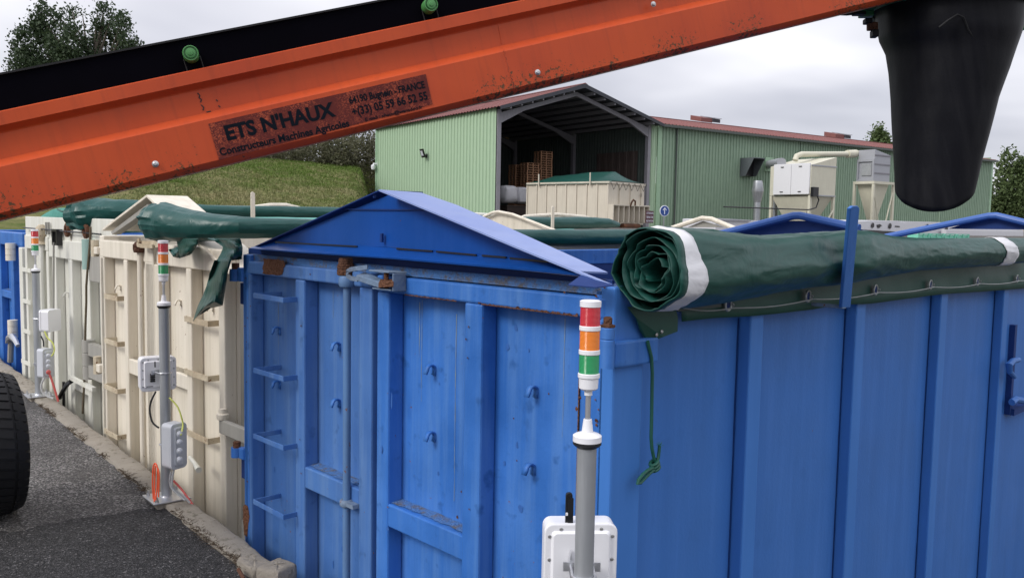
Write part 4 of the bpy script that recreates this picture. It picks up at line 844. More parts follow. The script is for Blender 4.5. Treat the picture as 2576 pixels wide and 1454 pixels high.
# rear handle latch at the far right of the side
xl = B.F.px(2545, 900, 1, 0.0).x
m = MB(); m.box(xl-0.08, xl+0.9, 0.02, 0.07, 0.12, Tb-0.1); B.part(m, 'rear_panel', 'blue_side')
m = MB(); zz1 = B.F.px(2548, 818, 1, 0.0).z; zz0 = B.F.px(2540, 1040, 1, 0).z; m.box(xl-0.01, xl+0.03, -0.012, 0.02, zz0, zz1); B.part(m, 'latch_slot', 'blue_dark')
P = [B.F.px(x, y, 1, -0.05) for x, y in ((2562, 905), (2548, 908), (2538, 918), (2540, 935), (2552, 948))]; m = MB(); m.tube(P, [0.016, 0.018, 0.02, 0.016, 0.013], 10); B.part(m, 'latch_handle', 'blue_side', smooth=True)
P = [B.F.px(x, y, 1, -0.04) for x, y in ((2545, 1012), (2555, 1004), (2576, 1008))]; m = MB(); m.tube(P, 0.02, 8); B.part(m, 'latch_lever', 'blue_side', smooth=True)
m = MB(); a = B.F.px(2545, 1035, 1, -0.01); m.box(a.x-0.02, a.x+0.5, -0.03, 0.02, a.z-0.02, a.z+0.02); B.part(m, 'latch_bar', 'blue_dark')

# ---------------------------------------------------------------- hinged gable lid of the blue container
lid = empty('gable_lid', (0, 0, 0)); lid.parent = B.e
xg = 0.03
G = lambda px, py, x=xg: tuple(B.F.px(px, py, 0, x))
apx = B.F.px(953, 478, 0, -0.06)
m = MB(); a = [G(645, 620, 0.02), G(700, 607, 0.035), G(985, 624, 0.035), G(1277, 647, 0.035), G(1445, 668, 0.035)]; b = [G(628, 626, -0.05), G(700, 631, -0.05), G(985, 650, -0.05), G(1277, 675, -0.05), G(1450, 690, -0.05)]
m.grid([a, b]); B.part(m, 'flange', 'blue_lid', lid, fix=False, solid=0.006)
m = MB()
for (x0, x1, yy0, yy1) in ((695, 900, 611, 622), (1000, 1090, 628, 634), (1100, 1200, 635, 644), (1215, 1275, 645, 650), (1285, 1380, 652, 661)):
    p0 = Vector(G(x0, yy0, 0.015)); p1 = Vector(G(x1, yy1, 0.015)); m.prism([p0, p1, p1+Vector((0, 0, 0.006)), p0+Vector((0, 0, 0.006))], (-0.006, 0, 0))
B.part(m, 'rubber_strip', 'black_pl', lid)
m = MB(); m.prism([G(855, 525, 0.025), G(1065, 527, 0.025), G(1065, 530, 0.025), G(855, 528, 0.025)], (-0.003, 0, 0)); B.part(m, 'plate_seam', 'blue_dark', lid)
m = MB(); q0 = G(945, 492, 0.02); m.box(q0[0]-0.01, q0[0], q0[1]-0.004, q0[1]+0.004, q0[2]-0.01, q0[2]+0.01); q0 = G(963, 597, 0.02); m.box(q0[0]-0.01, q0[0], q0[1]-0.006, q0[1]+0.006, q0[2]-0.02, q0[2]+0.015); B.part(m, 'bracket_stub', 'blue_dark', lid)
m = MB(); m.prism([G(625, 626, 0.05), G(985, 645, 0.05), G(1540, 705, 0.05), G(1540, 722, 0.05), G(985, 690, 0.05), G(625, 650, 0.05)], (0.01, 0, 0)); B.part(m, 'header_plate', 'blue_dark', lid)
# right roof plate on its own sloping plane
ap = B.F.px(953, 477, 0, -0.05); ev = B.F.px(1543, 716, 0, -0.05)
rd = Vector((1, 0, 0)); nrm = rd.cross(Vector(ap)-Vector(ev)).normalized()
def onp(px, py, p0, n):
    o_ = B.F.loc(CAM); r_ = B.F.ri @ ray(px, py); return o_+r_*((Vector(p0)-o_).dot(n)/r_.dot(n))
pts = [onp(x, y, ap, nrm) for x, y in ((953, 477), (1060, 485), (1150, 516), (1300, 582), (1420, 636), (1529, 685), (1460, 682), (1543, 716), (1500, 702), (1300, 621), (1100, 537))]
m = MB(); m.prism(pts, nrm*-0.006 if nrm.z > 0 else nrm*0.006); B.part(m, 'roof_plate', 'blue_roof_lit', lid)
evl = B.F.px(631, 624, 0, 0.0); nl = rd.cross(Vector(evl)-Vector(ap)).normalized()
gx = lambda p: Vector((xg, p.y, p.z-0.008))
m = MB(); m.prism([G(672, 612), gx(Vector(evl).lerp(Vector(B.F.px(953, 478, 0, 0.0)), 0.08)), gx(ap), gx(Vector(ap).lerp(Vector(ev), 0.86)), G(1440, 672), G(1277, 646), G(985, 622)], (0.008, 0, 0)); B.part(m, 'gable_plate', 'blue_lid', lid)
m = MB(); L2 = Vector(evl); A2 = Vector(B.F.px(953, 478, 0, 0.0)); m.prism([A2, L2, L2+Vector((0.22, 0, 0)), A2+Vector((0.22, 0, 0))], (0, 0, -0.005)); B.part(m, 'roof_plate', 'blue_dark', lid)
m = MB(); m.prism([onp(1430, 690, ap, nrm)+Vector((0, 0, -0.03)), onp(1470, 686, ap, nrm), onp(1545, 717, ap, nrm), onp(1500, 712, ap, nrm)+Vector((0, 0, -0.012))], (0, 0, -0.003)); B.part(m, 'torn_edge', 'blue_dark', lid)
# bows across the open top, with dark blue plates below them
for (apx_, lf, rt_, fx, up) in (((2005, 541), (1815, 588), (2160, 574), 4.75-1.855, 0), ((2500, 541), (2228, 596), (2640, 575), 7.7-1.855, 1)):
    a = B.F.px(*apx_, 0, fx); l = B.F.px(*lf, 0, fx); r_ = B.F.px(*rt_, 0, fx); l2 = l+(l-a)*0.35; r2 = r_+(r_-a)*(0.25 if up else 0.01)
    bo = empty('roof_bow', (0, 0, 0)); bo.parent = B.e; rr = 0.024 if not up else 0.028
    m = MB(); m.tube([l2, l, a+(l-a)*0.14, a+(l-a)*0.04+Vector((0, 0, 0.0)), a+(r_-a)*0.05, a+(r_-a)*0.16, r_, r2], rr, 10); B.part(m, 'bow_tube', 'blue_tube', bo, smooth=True)
    if not up: q = [a+Vector((0.05, 0, -0.115)), l+Vector((0.05, 0, -0.03)), l+Vector((0.05, 0, -0.2)), r_+Vector((0.05, 0, -0.2)), r_+Vector((0.05, 0, -0.03))]; q = [B.F.px(x, y, 0, fx+0.05) for x, y in ((1960, 556), (2065, 556), (2180, 580), (2190, 640), (1790, 640), (1800, 592))]
    else: q = [B.F.px(x, y, 0, fx+0.05) for x, y in ((2468, 549), (2500, 549), (2600, 572), (2600, 578), (2385, 576))]
    m = MB(); m.prism(q, (0.01, 0, 0)); B.part(m, 'bow_plate', 'blue_dark', bo)
# upright flat stake holding the tarpaulin roll
P = [B.F.px(x, y, 1, yy) for x, y, yy in ((2118, 774, -0.15), (2140, 774, -0.15), (2163, 524, -0.29), (2158, 518, -0.292), (2147, 518, -0.292), (2140, 524, -0.29))]
m = MB(); m.prism(P, (0, 0.014, 0)); B.part(m, 'tarpaulin_stake', 'blue_side', bevel=0.003)
m = MB(); a = P[0]; SX = B.F.px(2135, 645, 1, -0.22).x; m.box(a.x+0.005, a.x+0.035, -0.15, -0.006, a.z-0.004, a.z+0.008); B.part(m, 'stake_foot', 'rusty_blue')

# ---------------------------------------------------------------- tarpaulin rolled along the near side
def lerp_tab(tab, x):
    for i in range(len(tab)-1):
        if x <= tab[i+1][0]:
            t = max(0, (x-tab[i][0])/(tab[i+1][0]-tab[i][0])); return [tab[i][k]+(tab[i+1][k]-tab[i][k])*t for k in range(len(tab[i]))]
    return list(tab[-1])
YR = -0.105
tab = []
for px, yt, yb in ((1610, 578, 774), (1660, 571, 776), (1702, 568, 774), (1754, 574, 768), (1831, 584, 757), (1904, 592, 745), (1960, 588, 733), (2026, 582, 722), (2090, 579, 716), (2137, 577, 710), (2163, 579, 704), (2237, 595, 692), (2311, 600, 679), (2400, 600, 674), (2477, 599, 669), (2576, 600, 660), (2680, 600, 652)):
    a = B.F.px(px, yt, 1, YR); b = B.F.px(px, yb, 1, YR); tab.append((a.x, (a.z+b.z)/2, (a.z-b.z)/2))
x_end = B.F.px(1634, 680, 1, YR).x
tr = empty('tarpaulin_roll', B.F.world((x_end, YR, tab[0][1])), ANG); tag(tr, 'thick green tarpaulin roll with white bands on the near blue container', 'tarpaulin', 'rolled green tarpaulins on the containers')
ox, oy, oz = x_end, YR, tab[0][1]
def roll_pt(x, a, extra=0.0, dd=0.0):
    _, zc, rz = lerp_tab(tab, x); ry = min(0.125, rz*1.02)
    sag = ss((x-ox-0.95)/0.5)
    poly = 1+0.05*math.cos(5*a+0.8+x*0.9)*(1-0.4*sag)
    w_ = 0.05*nz(x*2.2, math.cos(a)*1.6, math.sin(a)*1.6)+0.022*nz(x*6+a, math.cos(a)*4, math.sin(a)*4)
    q1 = nz(x*2.4+1.3*math.sin(a), math.cos(a)*1.3+4, math.sin(a)*1.3); q2 = nz(x*4.1-math.cos(a)*1.7, math.cos(a)*2+9, math.sin(a)*2)
    w_ += 0.045*max(0, 0.10-abs(q1))/0.10+0.028*max(0, 0.07-abs(q2))/0.07
    k = (poly+w_+0.10*sag*nz(x*1.4+3, math.sin(a)*1.2, 5))*1.0
    pinch = 1-0.34*math.exp(-((x-SX)/0.11)**2)*max(0, -math.cos(a))
    k *= pinch
    y = YR+(ry*k+extra)*math.cos(a); z = zc+(rz*min(k, 1.03)+extra)*math.sin(a)
    return Vector((x-ox, y-oy, z-oz))
n = 72; g = []; xx = x_end+0.0
X_ = [x_end+0.02+i*0.025 for i in range(150)]
for x in X_: g.append([tuple(roll_pt(x, 2*math.pi*k/n)) for k in range(n)])
m = MB(); m.grid(g, closed=True); rb = m.build('roll_body', 'tarp', tr, smooth=True, ang=80, fix=True)
# loose seam fold running along the roll
# spiral of crumpled layers at the open end
def knots(turns, per, jit, seed):
    rng = random.Random(seed); K = []; a = 0.0
    while a < turns*2*math.pi+1: K.append((a, 1+rng.uniform(-jit, jit), rng.uniform(-1, 1))); a += 2*math.pi/per*rng.uniform(0.45, 1.55)
    K.append((a+9, 1, 0)); return K
def kval(K, a):
    for i in range(len(K)-1):
        if a < K[i+1][0]:
            t = (a-K[i][0])/(K[i+1][0]-K[i][0]); return K[i][1]+(K[i+1][1]-K[i][1])*t, K[i][2]+(K[i+1][2]-K[i][2])*t
    return 1, 0
def spiral(tr, R0, x0, depth, mat, turns=4.6, seed=0, elong=1.0, sharp=1.0):
    ns = 520; g = [[], [], [], []]; K = knots(turns, 16, 0.15, seed+1); K2 = knots(turns, 11, 0.12, seed+31)
    for i in range(ns+1):
        t = i/ns; a = 2*math.pi*turns*t+0.3; r = R0*(1-0.70*t); k1, d1 = kval(K, a); k2, d2 = kval(K2, a); am = 0.30+1.3*t
        for j, (xx_, kk, ff) in enumerate(((0.0, k1, 1.0), (depth*0.12, k1*0.5+k2*0.5, 1.0), (depth*0.4, k2, 1.0), (depth, 1.0, 0.97))):
            r2 = r*(1+(kk-1)*am*sharp)*ff; y = -r2*math.cos(a); z = r2*math.sin(a)*elong-0.014*t
            g[j].append((x0+xx_+(0.012*d1*(1-j/3)+0.022*t), y, z))
    m = MB(); m.grid(g); return m
e0 = tab[0]
m = spiral(tr, 0.112, 0.0, 0.30, 'tarp', elong=1.0); sp = m.build('rolled_layers', 'tarp', tr, smooth=True, solid=0.0022, fix=False, ang=28)
m = MB(); lip = []
for xx_, ex in ((-0.012, 0.0), (0.0, 0.003), (0.03, 0.001)):
    lip.append([tuple(Vector((0, 0, 0))+roll_pt(x_end+0.02, 2*math.pi*k/n, ex)+Vector((xx_+0.006*nz(k*0.35, 2)-0.02, 0, 0))) for k in range(n)])
m.grid(lip, closed=True); m.build('outer_layer', 'tarp', tr, smooth=True, solid=0.003, fix=False)
m = MB(); m.lathe([(0.095, 0.22), (0.095, 0.23)], (0, 0, 0), (1, 0, 0)); m.build('inner_shadow_core', 'tarp', tr)
def band(x0, x1, slant, name='white_band'):
    g = []
    for i in range(9):
        row = []
        for k in range(n):
            a = 2*math.pi*k/n; x = x0+(x1-x0)*i/8+slant(a); row.append(tuple(roll_pt(max(x, x_end+0.02), a, 0.0035)))
        g.append(row)
    m = MB(); m.grid(g, closed=True); return m.build(name, 'tarp_white', tr, smooth=True, fix=False, solid=0.0015)
bx0 = B.F.px(1708, 680, 1, YR-0.115).x
bx0 -= 0.005; band(bx0, bx0+0.125, lambda a: 0.015*math.cos(a)-0.030*max(0, math.sin(a))+0.022*math.exp(-((a-3.3)/0.5)**2))
b2 = B.F.px(2545, 630, 1, YR-0.1).x
band(b2, b2+0.20, lambda a: -0.05*math.sin(a))
# skirt hanging below the roll, with eyelets and cable
def skirt_z(px, py, y=-0.014): q = B.F.px(px, py, 1, y); return q.x, q.z
bot = [skirt_z(*p) for p in ((1708, 808), (1794, 799), (1880, 795), (1949, 788), (2033, 779), (2070, 772), (2096, 766), (2181, 764), (2270, 752), (2362, 740), (2470, 733), (2576, 725), (2700, 715))]
g = []; nx = 160
xa, xb = bot[0][0]-0.0, bot[-1][0]
for i in range(nx+1):
    x = xa+(xb-xa)*i/nx; zb_ = lerp_tab([(p[0], p[1]) for p in bot], x)[1]; _, zc, rz = lerp_tab(tab, x); zt_ = zc+rz*0.1
    row = []
    for j in range(9):
        t = j/8; yv_ = -0.020+0.006*(1-t) - 0.004*nz(x*5, t*2); row.append((x-ox, min(yv_, 0.02)-oy-0.004, zt_+(zb_-zt_)*t-oz))
    g.append(row)
m = MB(); m.grid(g); sk = m.build('skirt', 'skirt', tr, smooth=True, fix=False, solid=0.0025)
# corner flap
fp = [(1578, 772), (1600, 800), (1612, 835), (1630, 861), (1668, 848), (1705, 834), (1706, 800), (1700, 772), (1640, 770)]
F3 = [B.F.px(x, y, 1, -0.03+(0.012 if i in (3, 2) else 0)) for i, (x, y) in enumerate(fp)]
m = MB(); m.prism([Vector(p)-Vector((ox, oy, oz)) for p in F3], (0, 0.003, 0)); fl = m.build('corner_flap', 'skirt', tr, bevel=0.001)
for (x, y) in ((1652, 842), (1665, 834)):
    q = B.F.px(x, y, 1, -0.034)-Vector((ox, oy, oz)); m = MB(); m.lathe([(0.0055, 0), (0.0065, 0.001), (0.004, 0.003)], q, (0, -1, 0), n=12); m.build('rivet', 'bolt', fl)
m = MB(); q = [B.F.px(x, y, 1, -0.036)-Vector((ox, oy, oz)) for x, y in ((1700, 770), (1706, 784), (1815, 772), (1815, 764), (1705, 769))]; m.prism(q, (0, 0.004, 0)); MT['strap'] = plain('grey_strap', (0.07, 0.09, 0.085), 0.6); m.build('strap', 'strap', tr)
cab = []
for (x, y) in ((1832, 766), (2033, 745), (2203, 729), (2341, 716), (2459, 708), (2559, 701), (2650, 694)):
    q = B.F.px(x, y, 1, -0.040)-Vector((ox, oy, oz)); m = MB(); rg = []
    ring = [(0.0, 0)]
    P2 = [q+Vector((0.0175*math.cos(2*math.pi*k/24), 0, 0.0205*math.sin(2*math.pi*k/24))) for k in range(25)]
    m.tube(P2, 0.0042, 8, cap=False); ey = m.build('eyelet', 'wire', sk, smooth=True)
    m = MB(); m.lathe([(0.0155, 0), (0.0155, 0.002)], q+Vector((0, 0.002, 0)), (0, -1, 0)); m.build('eyelet_hole', 'blue_dark', ey)
    m = MB(); P2 = [q+Vector((0.004+0.016*math.cos(a_), -0.006-0.008*math.sin(a_), -0.008+0.012*math.sin(a_))) for a_ in [-1.9+3.6*k/10 for k in range(11)]]; m.tube(P2, 0.0025, 6); m.build('ring_clip', 'wire', ey, smooth=True)
    cab.append(q+Vector((0.016, -0.010, -0.012)))
P2 = [B.F.px(1708, 773, 1, -0.045)-Vector((ox, oy, oz))]
for i in range(len(cab)):
    a = P2[-1]; b = cab[i]
    for k in range(1, 9):
        t = k/8; P2.append(a.lerp(b, t)+Vector((0, 0, -0.010*math.sin(math.pi*t))))
m = MB(); m.tube(P2, 0.0024, 6); m.build('steel_cable', 'wire', tr, smooth=True)
# green rope with its knot
P2 = [B.F.px(x, y, 1, -0.035) for x, y in ((1629, 858), (1633, 875), (1639, 900), (1641, 940), (1640, 1000), (1639, 1060), (1638, 1100), (1640, 1128), (1645, 1152), (1650, 1165))]
O3 = P2[0]; rp = empty('green_rope', B.F.world(O3), ANG); tag(rp, 'thin green rope hanging from the tarpaulin corner with a looped knot', 'rope')
k0 = B.F.px(1647, 1170, 1, -0.035)
m = MB(); sm = []
for i in range(len(P2)-1):
    for k in range(4): sm.append(P2[i].lerp(P2[i+1], k/4))
m.tube([p-O3 for p in sm]+[P2[-1]-O3], 0.0055, 8); m.build('hanging_strand', 'rope', rp, smooth=True)
m = MB(); tl = [B.F.px(x, y, 1, -0.04) for x, y in ((1652, 1165), (1656, 1150), (1658, 1135), (1659, 1121))]; m.tube([p-O3 for p in tl], 0.0052, 8); m.build('frayed_tail', 'rope', rp, smooth=True)
m = MB(); rngr = random.Random(3); q = tl[-1]-O3
for i in range(16): m.tube([q, q+Vector((rngr.uniform(-.010, .016), rngr.uniform(-.01, .01), rngr.uniform(0.0, .014)))], 0.0006, 4)
m.build('frayed_fibres', 'green_pl' if 'green_pl' in MT else 'tarp_teal', rp)
m = MB(); kk = k0-O3
for j in range(3):
    c_ = kk+Vector((-0.004+0.004*j, 0, 0.010-0.010*j)); tl2 = []
    for k in range(17):
        a_ = 2*math.pi*k/16; tl2.append(c_+Vector((0.014*math.cos(a_), -0.011*math.sin(a_), 0.007*math.cos(a_))))
    m.tube(tl2, 0.0055, 8, cap=False)
m.build('knot', 'rope', rp, smooth=True)
m = MB(); lp = [B.F.px(x, y, 1, -0.04) for x, y in ((1642, 1176), (1630, 1182), (1617, 1193), (1606, 1207), (1604, 1215), (1611, 1214), (1623, 1201), (1634, 1190), (1646, 1180))]; m.tube([p-O3 for p in lp], 0.0056, 8); m.build('loop', 'rope', rp, smooth=True)

# ---------------------------------------------------------------- cream container
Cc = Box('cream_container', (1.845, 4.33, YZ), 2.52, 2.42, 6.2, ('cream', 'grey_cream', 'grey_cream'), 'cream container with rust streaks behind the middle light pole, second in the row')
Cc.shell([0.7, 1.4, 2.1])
Tc = Cc.T; cy = lambda x, py=800: Cc.y(x, py); cz = lambda x, py: Cc.z(x, py)
m = MB(); m.box(-0.004, 0.16, 0.0, 0.07, 0.1, Tc-0.03); Cc.part(m, 'corner_post', 'cream', bevel=0.006)
stR = [(cy(481), cy(468)), (cy(564), cy(549))]; stR = [(min(p), max(p)) for p in stR]
dR2 = Cc.door(stR[1][0], cy(396), Tc-0.03, 0.16, stR+[(cy(400), cy(388))], 0.13, [(stR[0][1], cy(400), cz(425, 965), cz(425, 930))])
stL = [(cy(388), cy(368)), (cy(321), cy(312)), (cy(264), Cc.W-0.01)]; stL = [(min(p), max(p)) for p in stL]
dL2 = Cc.door(cy(388), Cc.W-0.01, Tc-0.03, 0.16, stL, 0.125, [(stL[0][1], stL[1][0], cz(340, 945), cz(340, 908))])
for py in (737, 848, 963, 1075):
    ya, yb = Cc.y(268, py), Cc.y(300, py); Cc.part(Cc.rung(ya, yb, Cc.z(268, py+3)-0.03, h=0.034), 'ladder_rung', 'rusty_cream', dL2)
for py in (793, 925, 1075):
    ya, yb = Cc.y(471, py), Cc.y(528, py); Cc.part(Cc.rung(ya, yb, Cc.z(471, py+3)-0.03, h=0.034), 'ladder_rung', 'rusty_cream', dR2)
for (px, py) in ((299, 724), (450, 762), (453, 965), (531, 776)): Cc.hook(Cc.y(px, py, 0.06), Cc.z(px, py, 0.06), parent=dL2 if px < 390 else dR2, k=0.8)
yr = cy(361, 800); lk = empty('locking_gear', (0, 0, 0)); lk.parent = Cc.e; zt_ = cz(361, 628)
m = MB(); m.tube([(-0.015, yr, 0.2), (-0.015, yr, zt_)], 0.02, 10); Cc.part(m, 'rod', 'cream', lk, smooth=True)
m = MB(); m.lathe([(0.04, 0), (0.045, 0.02), (0.045, 0.05), (0.03, 0.07)], (-0.015, yr, zt_-0.02), n=12); Cc.part(m, 'rusty_nut', 'rust', lk, smooth=True, ang=25)
m = MB(); a0 = [Cc.F.px(x, y, 0, -0.06) for x, y in ((352, 604), (345, 608), (346, 616), (356, 619), (385, 620))]; m.grid([[p+Vector((0, 0, -0.012)) for p in a0], [p+Vector((0, 0, 0.012)) for p in a0]]); Cc.part(m, 'clasp', 'rusty_cream', lk, solid=0.01, fix=False)
m = MB(); a0 = [Cc.F.px(x, y, 0, -0.05) for x, y in ((352, 606), (398, 605), (400, 622), (365, 624))]; m.prism(a0, (0.04, 0, 0)); Cc.part(m, 'lever', 'rusty_cream', lk)
m = MB(); m.box(0.0, 0.05, cy(388), cy(366), 0.2, Tc-0.12); Cc.part(m, 'door_channel', 'cream', dL2, bevel=0.005)
# rusty strip beside the left stile, dark weld lines
for (px, w0, mt, z0_, z1_) in ((324, 0.018, 'rust', 690, 930), (334, 0.006, 'rust', 640, 1000), (275, 0.006, 'rust', 640, 800), (481, 0.010, 'rust', 810, 900)):
    yy = Cc.y(px, 800, 0.07); m = MB(); n_ = 60; lo = []; hi = []; za, zb_ = Cc.z(px, z0_, 0.07), Cc.z(px, z1_, 0.07)
    for i in range(n_+1):
        z_ = zb_+(za-zb_)*i/n_; ww = w0*(0.15+1.1*abs(nz(z_*9, px))); lo.append((0.072, yy-ww, z_)); hi.append((0.072, yy+ww, z_))
    m.grid([lo, hi]); Cc.part(m, 'rust_streak', mt, dL2 if px < 390 else dR2, fix=False)
for (pa, pb) in ((622, 640), (915, 935)):
    hg = empty('hinge', (0, 0, 0)); hg.parent = Cc.e; za, zb_ = cz(250, pa), cz(250, pb)
    m = MB(); m.box(-0.02, 0.05, Cc.W, Cc.W+0.07, zb_, za); Cc.part(m, 'hinge_block', 'cream', hg, bevel=0.005)
    m = MB(); m.lathe([(0.028, zb_-0.02), (0.028, za+0.05)], (0.0, Cc.W+0.1, 0), n=10); Cc.part(m, 'hinge_pin', 'rusty_cream', hg, smooth=True)
hg = empty('hinge', (0, 0, 0)); hg.parent = Cc.e
a = Cc.F.px(556, 1055, 0, -0.03); b = Cc.F.px(556, 1090, 0, -0.03)
m = MB(); m.box(-0.035, -0.004, -0.16, a.y+0.02, b.z, a.z); Cc.part(m, 'hinge_plate', 'grey_cream', hg, bevel=0.006)
m = MB(); m.lathe([(0.03, a.z), (0.034, a.z+0.01), (0.034, a.z+0.03), (0.022, a.z+0.035), (0.022, a.z+0.06)], (-0.02, a.y, 0), n=12); Cc.part(m, 'hinge_nut', 'cream', hg, smooth=True)
# handle bar below the lower box
m = MB(); m.tube([Cc.F.px(478, 1150, 0, -0.05), Cc.F.px(490, 1165, 0, -0.09), Cc.F.px(500, 1182, 0, -0.11)], [0.012, 0.013, 0.018], 10); Cc.part(m, 'door_lever', 'cream_white', smooth=True)
# raised gable lid seen from below
lid = empty('gable_lid', (0, 0, 0)); lid.parent = Cc.e
U = lambda px, py, x: Vector(Cc.F.px(px, py, 0, x))
a0 = U(368, 490, -0.02); l0 = U(257, 575, -0.02); l1 = U(307, 582, -0.02)
m = MB(); m.prism([a0, l0, l0+Vector((0.27, 0, 0)), a0+Vector((0.27, 0, 0))], (0, 0, -0.018)); Cc.part(m, 'roof_plate', 'cream', lid, bevel=0.003)
m = MB(); c0 = a0.lerp(l0, 0.04)+Vector((0.02, 0, -0.05)); c1 = l0+Vector((0.02, -0.12, -0.02)); m.prism([c0, c1, c1+Vector((0, -0.02, -0.02)), c0+Vector((0, -0.03, -0.03))], (0.06, 0, 0)); Cc.part(m, 'frame_bar', 'grey_cream', lid)
r0 = U(396, 516, -0.02); r0 = a0+(r0-a0).normalized()*1.25
m = MB(); m.prism([a0, r0, r0+Vector((0.27, 0, 0)), a0+Vector((0.27, 0, 0))], (0, 0, -0.018)); Cc.part(m, 'roof_plate', 'cream', lid, bevel=0.003)
m = MB(); m.prism([U(1205, 556, 2.45), U(1250, 536, 2.45), U(1285, 541, 2.45), U(1372, 577, 2.45), U(1372, 600, 2.45), U(1150, 600, 2.45), U(1150, 578, 2.45)], (0.02, 0, 0)); Cc.part(m, 'rear_gable', 'cream')
m = MB(); m.tube([U(1205, 551, 2.42), U(1240, 535, 2.42), U(1254, 533, 2.42), U(1290, 540, 2.42), U(1410, 586, 2.42)], 0.012, 8); Cc.part(m, 'rear_bow', 'cream', smooth=True)
m = MB(); m.tube([U(1690, 574, 5.3), U(1766, 549, 5.3), U(1790, 551, 5.3), U(1850, 576, 5.3)], 0.024, 8); Cc.part(m, 'rear_bow', 'cream', smooth=True)
m = MB(); m.prism([U(1730, 572, 5.33), U(1768, 556, 5.33), U(1820, 572, 5.33)], (0.02, 0, 0)); Cc.part(m, 'bow_plate', 'grey_cream')

# ---------------------------------------------------------------- pale third container
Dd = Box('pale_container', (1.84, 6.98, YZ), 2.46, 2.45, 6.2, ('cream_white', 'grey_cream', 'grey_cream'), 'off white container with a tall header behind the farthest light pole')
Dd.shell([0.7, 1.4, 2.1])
Td = Dd.T; dy = lambda x, py=750: Dd.y(x, py); dz = lambda x, py: Dd.z(x, py)
zd = dz(150, 604)
m = MB(); m.box(0.01, 0.03, 0.0, Dd.W, zd-0.02, dz(100, 546)); Dd.part(m, 'header_panel', bevel=0.004)
m = MB(); m.box(-0.004, 0.16, 0.0, 0.07, 0.1, zd); Dd.part(m, 'corner_post', 'grey_cream', bevel=0.006)
S = lambda *p: [(min(q), max(q)) for q in p]
dR3 = Dd.door(0.07, dy(126), zd, 0.16, S((dy(182), dy(173)), (dy(142), dy(133)), (dy(226), dy(216))), 0.16, [(dy(178), dy(218), dz(178, 975), dz(178, 955))])
dL3 = Dd.door(dy(124), Dd.W, zd+0.02, 0.16, S((dy(58), dy(50)), (dy(108), dy(96)), (dy(124), dy(118))), 0.13, [])
for py in (670, 748, 822, 900): Dd.part(Dd.rung(Dd.y(58, py), Dd.y(80, py), Dd.z(58, py+3)-0.035, h=0.04), 'ladder_rung', 'cream_white', dL3)
for (px, py) in ((170, 742),): Dd.hook(Dd.y(px, py, 0.06), Dd.z(px, py, 0.06), parent=dR3, k=1.0)
yr = dy(114); m = MB(); m.tube([(-0.02, yr, 0.2), (-0.02, yr, dz(114, 590))], 0.022, 10); Dd.part(m, 'locking_rod', 'cream_white', smooth=True)
m = MB(); m.lathe([(0.05, 0), (0.03, 0.03), (0.05, 0.08), (0.045, 0.15), (0.02, 0.18)], (-0.02, yr, dz(114, 615)), n=10); Dd.part(m, 'rod_clamp', 'rusty_cream', smooth=True)
m = MB(); q = Dd.F.px(139, 597, 0, -0.04); m.box(-0.05, 0, q.y-0.07, q.y-0.05, q.z-0.07, q.z+0.07); m.box(-0.05, 0, q.y+0.05, q.y+0.07, q.z-0.07, q.z+0.07); m.box(-0.05, 0, q.y-0.05, q.y+0.05, q.z+0.05, q.z+0.07); m.box(-0.05, 0, q.y-0.05, q.y+0.05, q.z-0.07, q.z-0.05); Dd.part(m, 'latch_frame', 'black_pl')
for (px, py) in ((169, 579), (216, 582)):
    q = Dd.F.px(px, py, 0, -0.02); m = MB(); m.tube([q+Vector((0, 0.035*math.cos(a_), 0.045*math.sin(a_))) for a_ in [2*math.pi*k/14 for k in range(15)]], 0.018, 7, cap=False); rg = Dd.part(m, 'lashing_ring', 'rust', smooth=True)
    m = MB(); m.prism([q+Vector((0.028, -0.01, -0.03)), q+Vector((0.028, 0.012, -0.03)), q+Vector((0.028, 0.008, -0.17)), q+Vector((0.028, -0.004, -0.2))], (0.002, 0, 0)); Dd.part(m, 'rust_run', 'rusty_cream', rg)
for px in (100, 108, 124, 130): pass
for px in (117, 122):
    q = Dd.F.px(px, 576, 0, -0.01); m = MB(); m.box(-0.02, 0, q.y-0.01, q.y+0.01, q.z-0.05, q.z+0.06); Dd.part(m, 'cable_bracket', 'grey_cream')
m = MB(); m.tube([Dd.F.px(x, y, 0, -0.03) for x, y in ((60, 573), (110, 577), (169, 583), (216, 586), (254, 590))], 0.007, 6); Dd.part(m, 'lashing_wire', 'black_pl', smooth=True)
m = MB(); m.tube([Dd.F.px(x, y, 0, -0.06) for x, y in ((228, 571), (227, 600), (224, 640), (220, 680), (217, 720), (217, 760), (215, 820), (214, 860), (213, 900), (212, 960), (208, 1040))], 0.009, 6); Dd.part(m, 'hanging_cord', 'grime', smooth=True)
m = MB(); m.tube([Dd.F.px(x, y, 0, -0.05) for x, y in ((135, 610), (135, 740), (134, 900))], 0.008, 6); Dd.part(m, 'door_cable', 'grey_cream', smooth=True)
m = MB(); a = Dd.F.px(223, 640, 0, -0.03); m.lathe([(0.05, a.z-0.12), (0.05, a.z+0.12)], (-0.03, a.y, 0), n=12); Dd.part(m, 'hinge_sleeve', 'sleeve', smooth=True)
m = MB(); a = Dd.F.px(230, 675, 0, -0.03); m.box(-0.05, -0.01, 0.0, a.y, a.z-0.1, a.z+0.12); Dd.part(m, 'hinge_plate', 'grey_cream', bevel=0.004)
